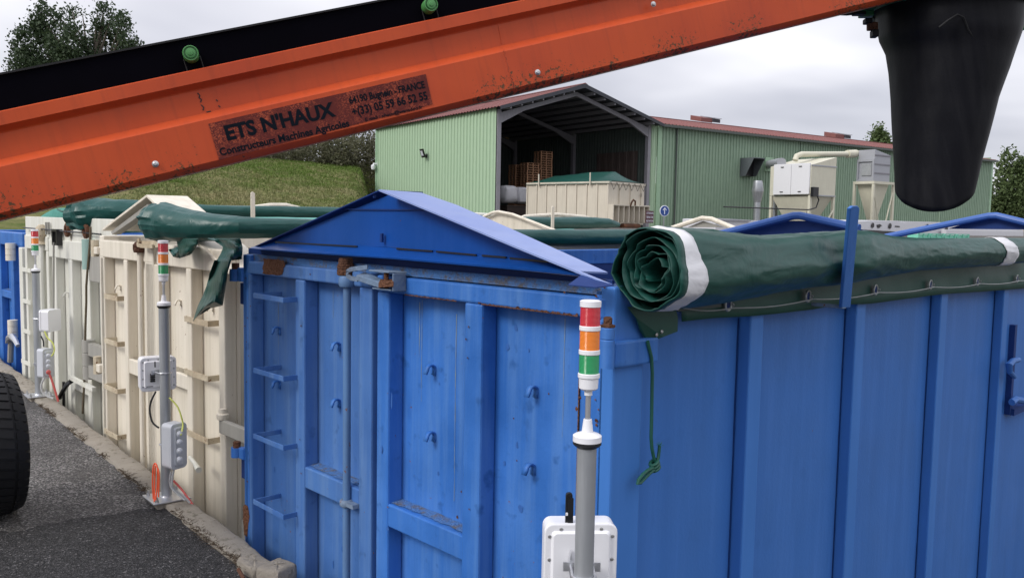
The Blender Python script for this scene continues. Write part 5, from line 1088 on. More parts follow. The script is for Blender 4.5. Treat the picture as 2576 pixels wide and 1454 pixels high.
m = MB(); a = Dd.F.px(227, 905, 0, -0.03); m.lathe([(0.05, a.z-0.16), (0.05, a.z-0.06), (0.044, a.z-0.055), (0.05, a.z-0.05), (0.05, a.z+0.05), (0.044, a.z+0.055), (0.05, a.z+0.06), (0.05, a.z+0.16)], (-0.03, a.y+0.03, 0), n=12); m.box(-0.05, -0.0, 0.0, a.y, a.z-0.14, a.z-0.04); m.box(-0.05, 0.0, 0.0, a.y, a.z+0.04, a.z+0.14); Dd.part(m, 'hinge', 'grey_cream', smooth=True, ang=40)
m = MB(); P2 = [Dd.F.px(x, y, 0, -0.07) for x, y in ((150, 1000), (158, 985), (170, 965), (180, 958), (205, 962), (232, 985))]; m.tube(P2[:4], 0.02, 8); m.tube([Dd.F.px(160, 960, 0, -0.06), Dd.F.px(161, 1060, 0, -0.06)], 0.012, 6); Dd.part(m, 'door_lever', 'black_pl', smooth=True)
m = MB(); m.prism([Dd.F.px(172, 944, 0, -0.08), Dd.F.px(232, 975, 0, -0.08), Dd.F.px(232, 985, 0, -0.08), Dd.F.px(172, 954, 0, -0.08)], (0.03, 0, 0)); Dd.part(m, 'lock_bar', 'cream_white')

# ---------------------------------------------------------------- far blue container
Ee = Box('blue_container', (1.80, 9.70, YZ), 2.46, 2.45, 5.5, ('blue', 'blue_side', 'blue_dark'), 'blue container at the far left end of the row, mostly under the beam')
Ee.shell([0.8, 1.6])
ey = lambda x, py=750: Ee.y(x, py)
dE = Ee.door(ey(60), Ee.W, Ee.T, 0.16, [(ey(60), ey(49)), (ey(35), ey(28)), (ey(4), ey(-4))], 0.14, [(ey(33), ey(3), Ee.z(20, 750), Ee.z(20, 732))])
for (px, py) in ((40, 702), (40, 770)): Ee.hook(Ee.y(px, py, 0.06), Ee.z(px, py, 0.06), parent=dE, k=1.2)
for (pa, pb) in ((612, 655), (802, 845)):
    a, b = Ee.z(42, pa), Ee.z(42, pb); m = MB(); yy = Ee.y(43, 640); h_ = a-b
    m.lathe([(0.05, b), (0.05, b+h_*0.3), (0.043, b+h_*0.31), (0.05, b+h_*0.33), (0.05, b+h_*0.64), (0.043, b+h_*0.65), (0.05, b+h_*0.67), (0.05, a)], (-0.06, yy, 0), n=12); Ee.part(m, 'hinge', 'cream', smooth=True, ang=40)
m = MB(); m.tube([Ee.F.px(x, y, 0, -0.12) for x, y in ((16, 862), (22, 850), (30, 846), (38, 855), (45, 870))], [0.012, 0.03, 0.035, 0.028, 0.02], 8); Ee.part(m, 'door_lever', 'zinc', smooth=True)
m = MB(); m.tube([Ee.F.px(28, 850, 0, -0.08), Ee.F.px(26, 910, 0, -0.08)], 0.03, 8); Ee.part(m, 'lever_post', 'grey_cream', smooth=True)
# ---------------------------------------------------------------- the other tarpaulin rolls
def soft_roll(name, rows, label, mat, wr=0.06, seed=0, endcap=True, sub=6):
    """rows: photograph column, top and bottom rows of the roll and its world Y"""
    C_ = []
    for (px, yt, yb, Y) in rows:
        a = at_y(px, yt, Y); b = at_y(px, yb, Y); C_.append(((a+b)/2, (a.z-b.z)/2))
    pts = []
    for i in range(len(C_)-1):
        for k in range(sub):
            t = k/sub; pts.append((C_[i][0].lerp(C_[i+1][0], t), C_[i][1]+(C_[i+1][1]-C_[i][1])*t))
    pts.append(C_[-1]); o0 = pts[0][0]; e = empty(name, o0); tag(e, label, 'tarpaulin', 'rolled green tarpaulins on the containers')
    g = []; n = 48; KN = 8
    def fac(a, s_):
        u = (a/(2*math.pi)*KN) % KN; k = int(u); f = u-k; v0 = nz(k*3.7+seed, s_*0.55); v1 = nz(((k+1) % KN)*3.7+seed, s_*0.55); return v0+(v1-v0)*f
    for i, (c, r) in enumerate(pts):
        t = (pts[min(i+1, len(pts)-1)][0]-pts[max(0, i-1)][0]); t.z = 0; t.normalize(); s_ = Vector((t.y, -t.x, 0)); s = i*0.35
        row = []
        for k in range(n):
            a = 2*math.pi*k/n; amp = 0.4+1.6*ss(1-i/14.0); q1 = nz(c.x*3+seed+math.sin(a), math.cos(a)*1.4, math.sin(a)*1.4); f = 1+wr*2.8*amp*fac(a+0.3*math.sin(i*0.4), i*0.35+seed)+wr*0.8*amp*max(0, 0.1-abs(q1))/0.1+wr*0.4*nz(c.x*6+seed, math.cos(a)*4, math.sin(a)*4)
            row.append(tuple(c-o0+s_*math.cos(a)*r*f*1.05+Vector((0, 0, math.sin(a)*r*f))))
        g.append(row)
    m = MB(); m.grid(g, closed=True); m.f.append(tuple(range(n))); m.build('roll_body', mat, e, smooth=True, ang=22)
    return e, o0
MT['tarp2'] = tarp_mat('sea_green_tarpaulin', (0.008, 0.070, 0.062), 0.36)
e2, o2 = soft_roll('tarpaulin_roll', [(391, 517, 602, 5.40), (404, 513, 606, 5.33), (443, 518, 609, 5.2), (484, 530, 610, 5.05), (530, 538, 606, 4.9), (605, 546, 601, 4.75), (700, 548, 600, 4.7), (850, 556, 603, 4.62), (1060, 566, 608, 4.55), (1278, 577, 617, 4.5), (1420, 578, 618, 4.48), (1560, 577, 616, 4.45), (1700, 577, 614, 4.4)], 'long green tarpaulin roll whose crumpled end hangs above the middle light pole', 'tarp2', 0.10, 4)
e3, o3 = soft_roll('tarpaulin_roll', [(182, 508, 572, 7.75), (215, 501, 576, 7.65), (260, 499, 570, 7.55), (300, 503, 562, 7.45), (330, 503, 560, 7.4), (420, 510, 556, 7.3), (520, 516, 546, 7.2), (700, 519, 546, 7.1), (840, 522, 549, 7.1), (1100, 535, 566, 7.1), (1310, 546, 575, 7.1), (1480, 546, 576, 7.15), (1530, 549, 574, 7.15), (1556, 560, 571, 7.15)], 'crumpled green tarpaulin roll lying behind the raised cream lid', 'tarp2', 0.13, 9)
# hanging torn flap of the middle roll
def flap(pts_a, pts_b, x, nn, mat, name, par, o0, amp=0.02):
    g = []
    for i in range(nn+1):
        t = i/nn; A = lerp_tab([(k/(len(pts_a)-1),)+p for k, p in enumerate(pts_a)], t); Bq = lerp_tab([(k/(len(pts_b)-1),)+p for k, p in enumerate(pts_b)], t); row = []
        for j in range(11):
            s = j/10; px = A[1]+(Bq[1]-A[1])*s; py = A[2]+(Bq[2]-A[2])*s; q = at_x(px, py, x+amp*math.sin(s*5.5+t*3)+amp*0.7*nz(s*3, t*5)); row.append(tuple(q-o0))
        g.append(row)
    m = MB(); m.grid(g); return m.build(name, mat, par, smooth=True, fix=False, solid=0.003)
flap([(522, 600), (540, 606), (562, 622), (556, 638), (548, 652), (541, 660)], [(604, 600), (608, 612), (610, 625), (609, 640), (608, 652), (582, 655)], 1.66, 26, 'tarp2', 'torn_flap', e2, o2, 0.03)
flap([(540, 655), (527, 690), (520, 720), (510, 745), (498, 770), (486, 808)], [(582, 652), (572, 690), (566, 730), (560, 768), (530, 775), (490, 800)], 1.62, 30, 'tarp', 'torn_flap', e2, o2, 0.03)
flap([(424, 628), (434, 626), (446, 622)], [(436, 646), (444, 648), (453, 649)], 1.64, 12, 'tarp2', 'torn_flap', e2, o2, 0.015)
flap([(444, 600), (447, 618), (450, 636), (452, 650)], [(500, 600), (497, 615), (487, 632), (478, 641)], 1.70, 16, 'tarp', 'under_fold', e2, o2, 0.01)
flap([(205, 565), (215, 575), (235, 585), (262, 588)], [(420, 545), (420, 560), (420, 575), (418, 583)], 1.95, 16, 'tarp', 'under_fold', e3, o3, 0.01)
m = MB(); m.tube([at_x(x, y, 1.75)-o3 for x, y in ((145, 527), (155, 532), (168, 532), (180, 527))], 0.008, 6); m.build('cord', 'rope', e3, smooth=True)
# flat cover over the pale container
g = []
for i in range(30):
    x = 0.05+i*0.2; g.append([tuple(Dd.F.world((x, 0.5+j*0.2, Td+0.10+0.16*math.sin(math.pi*j/9.5)+0.03*nz(x, j*0.5)))) for j in range(10)])
g.insert(0, [(p[0]-0.01, p[1], p[2]-0.14) for p in g[0]])
m = MB(); m.grid(g); MT['tarp_pale'] = tarp_mat('pale_teal_tarpaulin', (0.10, 0.34, 0.29), 0.6); o = m.build('tarpaulin_cover', 'tarp_pale', smooth=True, fix=False, solid=0.004); tag(o, 'pale teal cover stretched flat over the off white container', 'tarpaulin')
# stakes and bows on the pale container
for (px, yt, yb, Y, k) in ((635, 486, 548, 7.0, 0.035), (1390, 521, 578, 6.9, 0.04)):
    a = Dd.F.loc(at_y(px, yt, Y)); b = Dd.F.loc(at_y(px, yb, Y)); m = MB(); m.prism([(a.x-k/2, a.y, b.z-0.2), (a.x+k/2, a.y, b.z-0.2), (a.x+k/2, a.y, a.z), (a.x-k*0.1, a.y, a.z+0.01), (a.x-k/2, a.y, a.z)], (0, -0.012, 0)); Dd.part(m, 'tarpaulin_stake', 'cream')
for pts, Y in ((((642, 522), (680, 517), (720, 517), (756, 526)), 7.6), (((1285, 560), (1320, 545), (1400, 540), (1470, 546), (1500, 556)), 7.5)):
    m = MB(); m.tube([Dd.F.loc(at_y(x, y, Y)) for x, y in pts], 0.022, 8); Dd.part(m, 'roof_bow', 'cream', smooth=True)
m = MB(); m.tube([Dd.F.loc(at_y(x, y, 7.7)) for x, y in ((1195, 541), (1250, 545))], 0.03, 8); Dd.part(m, 'roof_pipe', 'cream_white', smooth=True)
# ================================================================== SIGNAL LIGHT POLES
def rrect(w, h, r, n=5):
    out = []
    for (cx_, cz_, a0) in ((w/2-r, h/2-r, 0), (-w/2+r, h/2-r, 90), (-w/2+r, -h/2+r, 180), (w/2-r, -h/2+r, 270)):
        for i in range(n+1):
            a = R(a0+90*i/n); out.append((cx_+r*math.cos(a), cz_+r*math.sin(a)))
    return out
def signal_pole(base, ztop, label, rp=0.025, lr=0.0255):
    X, Y = base; o = empty('signal_light_pole', (X, Y, 0)); tag(o, label, 'signal light', 'signal light poles along the kerb')
    k = 0.001005; z = lambda py: ztop-(py-755)*k
    def L(name, mat, prof, n=28, par=o): m = MB(); m.lathe([(r, z(y)) for r, y in prof][::-1], (0, 0, 0), n=n); return m.build(name, mat, par, smooth=True, ang=30)
    L('cap', 'white_pl', [(lr-0.004, 755), (lr+0.001, 757), (lr+0.001, 771)])
    for nm, mt, a, b in (('red_lens', 'red_lens', 771, 818), ('amber_lens', 'amber_lens', 829, 877), ('green_lens', 'green_lens', 888, 935)):
        pr = []
        kk = 16
        for i in range(kk):
            y = a+(b-a)*i/kk; pr += [(lr-0.0012, y), (lr-0.0004, y+(b-a)/kk*0.5)]
        pr.append((lr-0.001, b)); L(nm, mt, pr)
    L('spacer_ring', 'white_pl', [(lr, 817.5), (lr+0.001, 819), (lr+0.001, 828), (lr, 829.5)]); L('spacer_ring', 'white_pl', [(lr, 876.5), (lr+0.001, 878), (lr+0.001, 887), (lr, 888.5)])
    L('socket', 'white_pl', [(lr, 934.5), (lr+0.0018, 936), (lr+0.0018, 945), (lr-0.001, 948), (lr-0.002, 972), (lr-0.006, 976), (0.010, 977), (0.010, 990), (0.006, 990.5)])
    L('stem', 'zinc', [(0.0068, 988), (0.0068, 1052)])
    L('foot_cone', 'white_pl', [(0.0105, 1050), (0.0145, 1082), (0.030, 1087), (0.036, 1091), (0.036, 1105)])
    L('gasket', 'black_pl', [(0.0355, 1105), (0.036, 1112), (0.030, 1118), (rp+0.001, 1121)])
    m = MB(); m.lathe([(rp, 0.028), (rp, z(1120))], (0, 0, 0), n=32); m.build('pole', 'pole_steel', o, smooth=True)
    m = MB(); m.box(-0.10, 0.10, -0.10, 0.10, 0.021, 0.029); bp = m.build('base_plate', 'zinc', o, bevel=0.002)
    for sx in (-1, 1):
        for sy in (-1, 1):
            m = MB(); m.lathe([(0.010, 0.029), (0.010, 0.042), (0.006, 0.043), (0.006, 0.056)], (sx*0.075, sy*0.075, 0), n=8); m.build('anchor_bolt', 'bolt', bp)
    m = MB(); m.lathe([(rp+0.006, 0.029), (rp, 0.037)], (0, 0, 0)); m.build('weld_bead', 'zinc', bp, smooth=True)
    m = MB(); m.box(-0.075, 0.06, -0.085, 0.085, -0.01, 0.0205); m.build('grout_pad', 'kerb', o)
    o.rotation_euler = (0, 0, 0)
    return o
def enclosure(o, c, face_az, w_, h_, t, mat, lidw, name='enclosure', screws=True):
    """sealed plastic case at world point c, its lid towards azimuth face_az"""
    c = Vector(c)-Vector(o.location); n_ = Vector((math.sin(face_az), math.cos(face_az), 0)); s_ = Vector((0, 0, 1)).cross(n_)
    def rp_(w2, h2, r, d0, d1):
        q = rrect(w2, h2, r); return [c+s_*x+Vector((0, 0, z))+n_*d0 for x, z in q], n_*(d1-d0)
    m = MB(); m.prism(*rp_(w_, h_, 0.022, -t, -t*0.25)); e = m.build(name, mat, o, bevel=0.003)
    m = MB(); m.prism(*rp_(w_+0.004, h_+0.004, 0.024, -t*0.24, -t*0.05)); m.build('lid_rim', mat, e, bevel=0.004)
    q0 = rrect(w_-0.032, h_-0.032, 0.012); q1 = rrect(w_-0.044, h_-0.044, 0.010); A = [c+s_*x+Vector((0, 0, z))+n_*(-t*0.05) for x, z in q0]; Bq = [c+s_*x+Vector((0, 0, z))+n_*(t*0.06) for x, z in q1]
    m = MB(); nn = len(A); m.add(A+Bq, [(i, (i+1) % nn, (i+1) % nn+nn, i+nn) for i in range(nn)]+[tuple(range(nn, 2*nn))]); m.build('lid_panel', mat, e)
    if screws:
        for i, (x, z) in enumerate([(sx*(w_/2-0.012), z_) for sx in (-1, 1) for z_ in (-h_*0.36, -h_*0.12, h_*0.14, h_*0.38)]+[(x_, h_/2-0.012) for x_ in (-w_*0.28, 0, w_*0.28)]):
            m = MB(); m.lathe([(0.0048, 0), (0.0048, 0.0015), (0.003, 0.002)], c+s_*x+Vector((0, 0, z))+n_*(-t*0.05), n_, n=10); m.build('screw', 'bolt', e)
    return e, c, n_, s_
def clamp(o, c, rp, par, d_=0.06, th=0.004):
    """U-bolt around the pole"""
    c = Vector(c)-Vector(o.location); z = c.z; a0 = math.atan2(-c.y, -c.x); P = []
    f = Vector((c.x, c.y, 0)); f.normalize(); s_ = Vector((-f.y, f.x, 0)); rr = rp+th
    P = [f*d_+s_*rr]+[(-f*math.sin(math.pi*i/12)+s_*math.cos(math.pi*i/12))*rr for i in range(13)]+[f*d_-s_*rr]
    m = MB(); m.tube([p+Vector((0, 0, z)) for p in P], th, 8); m.build('clamp', 'zinc', o, smooth=True)
    m = MB(); a = f*(d_*0.75); m.prism([a+s_*(rr+0.02)+Vector((0, 0, z-0.012)), a-s_*(rr+0.02)+Vector((0, 0, z-0.012)), a-s_*(rr+0.02)+Vector((0, 0, z+0.012)), a+s_*(rr+0.02)+Vector((0, 0, z+0.012))], f*0.005); m.build('clamp_bar', 'zinc', o)
def cable(o, pts, r, mat, name='cable'):
    P = [Vector(p)-Vector(o.location) for p in pts]; S_ = []
    for i in range(len(P)-1):
        p0 = P[max(0, i-1)]; p1 = P[i]; p2 = P[i+1]; p3 = P[min(len(P)-1, i+2)]
        for k in range(6):
            t = k/6; S_.append(0.5*((2*p1)+(p2-p0)*t+(2*p0-5*p1+4*p2-p3)*t*t+(3*p1-p0-3*p2+p3)*t**3))
    S_.append(P[-1]); m = MB(); m.tube(S_, r, 7); return m.build(name, mat, o, smooth=True)
AZC = math.atan2   # azimuth helper: direction back to the camera
def az_to_cam(x, y): return math.atan2(-x, -y)
# near pole
b1 = at_y(1486, 755, 1.483); s1 = signal_pole((b1.x, b1.y), b1.z, 'nearest signal light pole, large in front of the blue container corner', 0.0243)
c = at_d(1463, 1325, 2.24); c2 = c+Vector((0, 0, -0.125)); az = az_to_cam(c.x, c.y)-R(9)
e, cl_, nn, sn = enclosure(s1, (c2.x, c2.y, c2.z), az, 0.190, 0.26, 0.075, 'white_pl', 0)
clamp(s1, (c2.x, c2.y, at_y(1486, 1442, 1.483).z), 0.0243, e, d_=0.075)
q = at_d(1430, 1285, 2.26); m = MB(); r0 = Vector(q)-Vector(s1.location); m.prism([r0+sn*x+Vector((0, 0, z)) for x, z in rrect(0.018, 0.105, 0.008)], nn*0.010); an = m.build('antenna', 'black_pl', s1, bevel=0.002)
m = MB(); m.prism([r0+nn*0.0105+sn*(x+0.004)+Vector((0, 0, z)) for x, z in rrect(0.014, 0.080, 0.002)], nn*0.004); m.build('antenna_cover', 'black_pl', an)
m = MB(); r1 = Vector(at_d(1424, 1288, 2.25))-Vector(s1.location); m.prism([r1+nn*0.012+sn*x+Vector((0, 0, z)) for x, z in rrect(0.006, 0.007, 0.001)], nn*0.004); m.build('antenna_sticker', 'white_pl', an)
m = MB(); g0 = cl_+nn*0.012; m.box(-0.0001, 0.0001, 0, 0.0001, 0, 0.0001) if False else None
zc_ = at_y(1486, 1425, 1.483).z
m.prism([cl_+sn*x+nn*0.008+Vector((0, 0, zc_-cl_.z+z)) for x, z in ((-0.03, 0.02), (-0.02, -0.04), (-0.028, -0.06), (-0.036, -0.02))], nn*0.02); m.build('bracket', 'zinc', s1)
# middle pole
b2_ = at_d(410, 605, 4.62); s2 = signal_pole((b2_.x, b2_.y), b2_.z, 'middle signal light pole carrying a white case marked 1 and an orange cable loop', 0.028, 0.0265)
c = at_d(399, 941, 4.72); e, cl_, nn, sn = enclosure(s2, c, az_to_cam(c.x, c.y)-R(10), 0.185, 0.185, 0.09, 'white_pl', 0)
clamp(s2, (c.x, c.y, at_d(410, 942, 4.62).z), 0.028, e)
t, wd = text('1', 0.044, 'black_pl', e, ext=0.0005, off=0.001); ez = nn; ex = -sn if sn.dot(RT) < 0 else sn
M4 = Matrix((tuple(ex)+(0,), (0, 0, 1, 0), tuple(ez)+(0,), (0, 0, 0, 1))).transposed(); pz = cl_+Vector(ex)*(-0.030)+Vector((0, 0, 0.042))+nn*0.0062
t.matrix_local = Matrix.Translation(pz) @ M4
m = MB(); m.prism([cl_+ex*x+nn*0.0058+Vector((0, 0, z)) for x, z in ((-0.065, -0.062), (-0.03, -0.062), (-0.03, -0.066), (-0.065, -0.066))], nn*0.0006); m.build('marking_line', 'black_pl', e)
m = MB(); q = cl_+ex*(-0.035)+nn*0.012
for i in range(4): m.prism([q+ex*x+Vector((0, 0, z-0.012*i)) for x, z in ((-0.012, 0.0), (0.012, 0.0), (0.012, 0.008), (-0.012, 0.008))], nn*0.02)
m.build('connector_block', 'black_pl', s2)
c = at_d(452, 1122, 4.60); e, cl2, n2, sn2 = enclosure(s2, c, az_to_cam(c.x, c.y)-R(38), 0.10, 0.245, 0.085, 'grey_pl', 0, name='junction_box', screws=False)
side = -sn2 if sn2.dot(RT) > 0 else sn2
lo_ = Vector(at_d(444, 1122, 4.52))-Vector(s2.location)
for py in (1092, 1112, 1134, 1156):
    q = Vector(at_d(452, py, 4.53))-Vector(s2.location); dirc = (CAM-(q+Vector(s2.location))); dirc.z = 0; dirc.normalize()
    m = MB(); m.lathe([(0.0155, -0.012), (0.0155, 0.004), (0.010, 0.006), (0.006, 0.010)], q, dirc, n=16); m.build('cable_plug', 'grey_pl', e, smooth=True)
clamp(s2, (c.x, c.y, at_d(410, 1127, 4.62).z), 0.028, e)
pd = lambda x, y, d=4.6: at_d(x, y, d)
cable(s2, [pd(392, 985), pd(380, 1010), pd(377, 1035), pd(384, 1062), pd(400, 1076)], 0.005, 'black_pl')
cable(s2, [pd(426, 1000), pd(446, 1022), pd(456, 1048), pd(460, 1070), pd(455, 1094, 4.52)], 0.0045, 'yellow_c')
cable(s2, [pd(386, 1255, 4.55), pd(384, 1220, 4.56), pd(385, 1180, 4.56), pd(390, 1165, 4.56), pd(396, 1178, 4.54), pd(396, 1220, 4.54), pd(391, 1258, 4.52)], 0.0042, 'orange_c', 'orange_loop')
cable(s2, [pd(388, 1262, 4.52), pd(389, 1220, 4.55), pd(390, 1180, 4.55), pd(393, 1172, 4.55), pd(400, 1190, 4.53), pd(399, 1250, 4.52)], 0.004, 'orange_c', 'orange_loop')
cable(s2, [pd(437, 1182), pd(433, 1205), pd(433, 1222), pd(445, 1235, 4.62), pd(462, 1248, 4.62), pd(478, 1264, 4.62)], 0.006, 'grey_c')
cable(s2, [pd(430, 1186), pd(427, 1210), pd(432, 1228), pd(450, 1245, 4.6), pd(466, 1258, 4.6)], 0.005, 'grey_c')
cable(s2, [pd(436, 1208, 4.7), pd(455, 1228, 4.7), pd(470, 1248, 4.68), pd(487, 1272, 4.65)], 0.006, 'pink')
# far pole
b3 = at_d(87, 577, 7.2); s3 = signal_pole((b3.x, b3.y), b3.z, 'farthest and smallest signal light pole, at the left by the off white container', 0.029, 0.028)
c = at_d(113, 805, 7.25); e, cl_, nn, sn = enclosure(s3, c, az_to_cam(c.x, c.y)+R(125), 0.17, 0.185, 0.09, 'white_pl', 0, screws=False)
clamp(s3, (c.x, c.y, at_d(90, 803, 7.2).z), 0.029, e)
c = at_d(123, 914, 7.15); e, cl2, n2, sn2 = enclosure(s3, c, az_to_cam(c.x, c.y)-R(35), 0.10, 0.245, 0.085, 'grey_pl', 0, name='junction_box', screws=False)
for py in (895, 909, 921, 936):
    q = Vector(at_d(122, py, 7.06))-Vector(s3.location); dirc = (CAM-(q+Vector(s3.location))); dirc.z = 0; dirc.normalize()
    m = MB(); m.lathe([(0.018, -0.012), (0.018, 0.006), (0.010, 0.012)], q, dirc, n=14); m.build('cable_plug', 'pink' if py == 936 else 'grey_pl', e, smooth=True)
clamp(s3, (c.x, c.y, at_d(90, 918, 7.2).z), 0.029, e)
pd = lambda x, y, d=7.12: at_d(x, y, d)
cable(s3, [pd(112, 833), pd(120, 850), pd(132, 862), pd(137, 878), pd(132, 893), pd(122, 897)], 0.006, 'yellow_c')
cable(s3, [pd(103, 845), pd(109, 858), pd(110, 872)], 0.006, 'black_pl')
cable(s3, [pd(123, 937), pd(130, 955), pd(138, 980), pd(147, 1010)], 0.009, 'pink')
cable(s3, [pd(112, 950), pd(104, 968), pd(106, 985), pd(118, 996), pd(135, 1002)], 0.008, 'grey_c')

# ================================================================== CONVEYOR
P0 = at_d(0, 417, 3.35); P1 = at_d(2150, -74, 4.5); dx = (P1-P0).normalized(); hn = Vector((dx.x, dx.y, 0)).normalized(); ny = Vector((-hn.y, hn.x, 0))
if ny.dot(P0) < 0: ny = -ny
uz = dx.cross(ny).normalized()
if uz.z < 0: uz = -uz
Mx = Matrix.Identity(3)
for i in range(3): Mx[i][0] = dx[i]; Mx[i][1] = ny[i]; Mx[i][2] = uz[i]
class F3:
    def px(s, x, y, v): 
        o_ = Mx.transposed() @ (CAM-P0); r_ = Mx.transposed() @ ray(x, y); return o_+r_*((v-o_.y)/r_.y)
    def world(s, p): return Mx @ Vector(p) + P0
CF = F3()
cv = empty('conveyor', (0, 0, 0)); cv.matrix_world = Matrix.Translation(P0) @ Mx.to_4x4(); tag(cv, 'orange inclined conveyor beam with black belt reaching over the containers', 'conveyor')
def orange():
    m, nt, b = newmat('orange_paint'); v = vec(nt); s = N(nt, 'ShaderNodeSeparateXYZ', {0: v})
    c = mix(nt, ramp(nt, noi(nt, v, 1.6, 5), [(0.35, 0.0), (0.7, 1.0)]), (0.55, 0.083, 0.022), (0.45, 0.062, 0.022))
    sv = ramp(nt, noi(nt, vec(nt, (1, 1, 0.05)), 26, 5, 0.6), [(0.5, 0.0), (0.8, 1.0)]); c = mix(nt, math_(nt, 'MULTIPLY', sv, 0.38), c, (0.25, 0.045, 0.022))
    hl = ramp(nt, s.outputs[2], [(0.0, 1.0), (0.5, 0.0)])
    fi = noi(nt, v, 55, 6, 0.75); cl_ = ramp(nt, noi(nt, v, 2.4, 3, 0.6), [(0.40, 0.0), (0.60, 1.0)])
    zz = math_(nt, 'MULTIPLY', math_(nt, 'ADD', s.outputs[2], 0.21), 1.0)
    low = ramp(nt, zz, [(0.0, 1.0), (0.10, 0.65), (0.19, 0.0)])
    f = math_(nt, 'GREATER_THAN', math_(nt, 'ADD', fi, math_(nt, 'MULTIPLY', math_(nt, 'MULTIPLY', low, cl_), 0.22)), 0.715)
    c = mix(nt, f, c, mix(nt, noi(nt, v, 90, 2), (0.035, 0.02, 0.015), (0.16, 0.08, 0.03)))
    nt.links.new(c, b.inputs['Base Color']); b.inputs['Roughness'].default_value = 0.38; b.inputs['Specular IOR Level'].default_value = 0.25
    h = math_(nt, 'ADD', noi(nt, v, 3, 2), math_(nt, 'MULTIPLY', noi(nt, v, 90, 4), 0.03)); bp = N(nt, 'ShaderNodeBump', {'Strength': 0.12, 'Distance': 0.05, 'Height': h}); nt.links.new(bp.outputs[0], b.inputs['Normal'])
    return m
MT['orange'] = orange()
Zs = [CF.px(0, y, 0.0).z for y in (279, 316, 331, 402, 419, 538, 556)]
prof = [(0.05, Zs[0]-0.002), (0.006, Zs[0]), (0.0, Zs[0]-0.004), (0.0, Zs[1]), (0.030, Zs[2]+0.002), (0.034, Zs[2]-0.004), (0.034, Zs[3]+0.004), (0.030, Zs[3]), (0.004, Zs[4]+0.003), (0.0, Zs[4]-0.002), (0.0, Zs[5]+0.003), (0.003, Zs[5]), (0.012, Zs[5]-0.010), (0.030, Zs[6]+0.004), (0.06, Zs[6]), (0.09, Zs[6]+0.004), (0.09, Zs[6]+0.02)]
x0c, x1c = -1.2, 5.4; g = []
for i in range(67):
    x = x0c+(x1c-x0c)*i/66; g.append([(x, y+0.0012*nz(x*3, z*9), z) for y, z in prof])
m = MB(); m.grid(g); sp = m.build('side_panel', 'orange', cv, smooth=True, ang=20, fix=False)
m = MB(); m.box(x0c, x1c, 0.36, 0.40, Zs[6]+0.05, Zs[0]); m.build('far_panel', 'orange', cv)
m = MB(); m.box(x0c, x1c, 0.09, 0.36, Zs[6]+0.045, Zs[6]+0.05); m.build('bottom_tray', 'belt', cv)
zb0 = CF.px(0, 190, 0.06); zb1 = CF.px(960, 5, 0.06); sl = (zb1.z-zb0.z)/(zb1.x-zb0.x)
m = MB(); za = zb0.z+(x0c-zb0.x)*sl; zb2 = zb0.z+(x1c-zb0.x)*sl
m.prism([(x0c, 0.06, Zs[0]-0.06), (x1c, 0.06, Zs[0]-0.06), (x1c, 0.06, zb2), (x0c, 0.06, za)], (0, 0.02, 0)); m.build('belt', 'belt', cv)
m = MB(); m.prism([(x0c, 0.05, za), (x1c, 0.05, zb2), (x1c, 0.05, zb2+0.008), (x0c, 0.05, za+0.008)], (0, 0.32, 0)); m.build('belt_edge', 'rubber', cv)
for (px, py) in ((479, 133), (1086, 10)):
    q = CF.px(px, py, -0.02); m = MB(); m.lathe([(0.032, 0.0), (0.032, 0.060), (0.030, 0.066), (0.027, 0.066), (0.026, 0.058), (0.021, 0.058), (0.020, 0.068), (0.011, 0.069), (0.010, 0.074), (0.001, 0.075)], (q.x, q.y+0.074, q.z), (0, -1, 0), n=32); ro = m.build('roller', 'green_pt', cv, smooth=True, ang=30)
    m = MB()
    for s_ in (-1, 1): m.tube([(q.x+s_*0.033, 0.045, q.z-0.01), (q.x+s_*0.033, 0.045, Zs[0]-0.05)], 0.003, 6)
    m.build('roller_bracket', 'rubber', ro)
for (px, py) in ((391, 413), (1352, 183), (1643, 12)):
    q = CF.px(px, py, 0.0); m = MB(); m.lathe([(0.0135, 0), (0.0135, 0.003), (0.010, 0.004), (0.009, 0.009), (0.006, 0.011), (0.001, 0.0112)], (q.x, -0.001, q.z), (0, -1, 0), n=12); m.build('bolt', 'bolt', cv, smooth=True, ang=30)
# black scuffs on the panel
MT['scuff'] = plain('black_scuff', (0.02, 0.012, 0.012), 0.7)
for pts in (((496, 232), (502, 238), (500, 244), (506, 248), (504, 256)), ((505, 262), (512, 268), (510, 276)), ((543, 249), (548, 253)), ((549, 264), (554, 268)), ((519, 281), (530, 278), (545, 279)), ((1247, 10), (1250, 40), (1256, 80), (1266, 130), (1280, 185), (1292, 225))):
    for a, b in zip(pts[:-1], pts[1:]):
        if px_len := math.hypot(b[0]-a[0], b[1]-a[1]):
            pa = CF.px(a[0], a[1], 0.0); pb = CF.px(b[0], b[1], 0.0)
            zz_ = (pa.z+pb.z)/2; yy = 0.0325 if Zs[4] < zz_ < Zs[1] else -0.0012
            if Zs[4]-0.004 < zz_ < Zs[3]+0.004: continue
            if pts[0][0] == 1247: continue
            m = MB(); w2 = 0.0028; d_ = (pb-pa).normalized(); n_ = Vector((-d_.z, 0, d_.x))*w2; pa.y = pb.y = yy
            m.prism([pa-n_*0.6, pb-n_, pb+n_*0.7, pa+n_], (0, -0.0006, 0)); m.build('scuff_mark', 'scuff', sp)
m = MB(); a = CF.px(1250, 45, 0.034); b = CF.px(1262, 112, 0.034); m.tube([Vector((a.x, 0.0335, a.z)), Vector((b.x, 0.0335, b.z))], 0.0022, 6)
a = CF.px(1266, 128, 0.0); b = CF.px(1291, 222, 0.0); m.tube([Vector((a.x, 0.0, a.z)), Vector((a.x*0.5+b.x*0.5, 0.0, (a.z+b.z)/2)), Vector((b.x, 0.0, b.z))], 0.0022, 6); m.build('weld_seam', 'orange', sp)
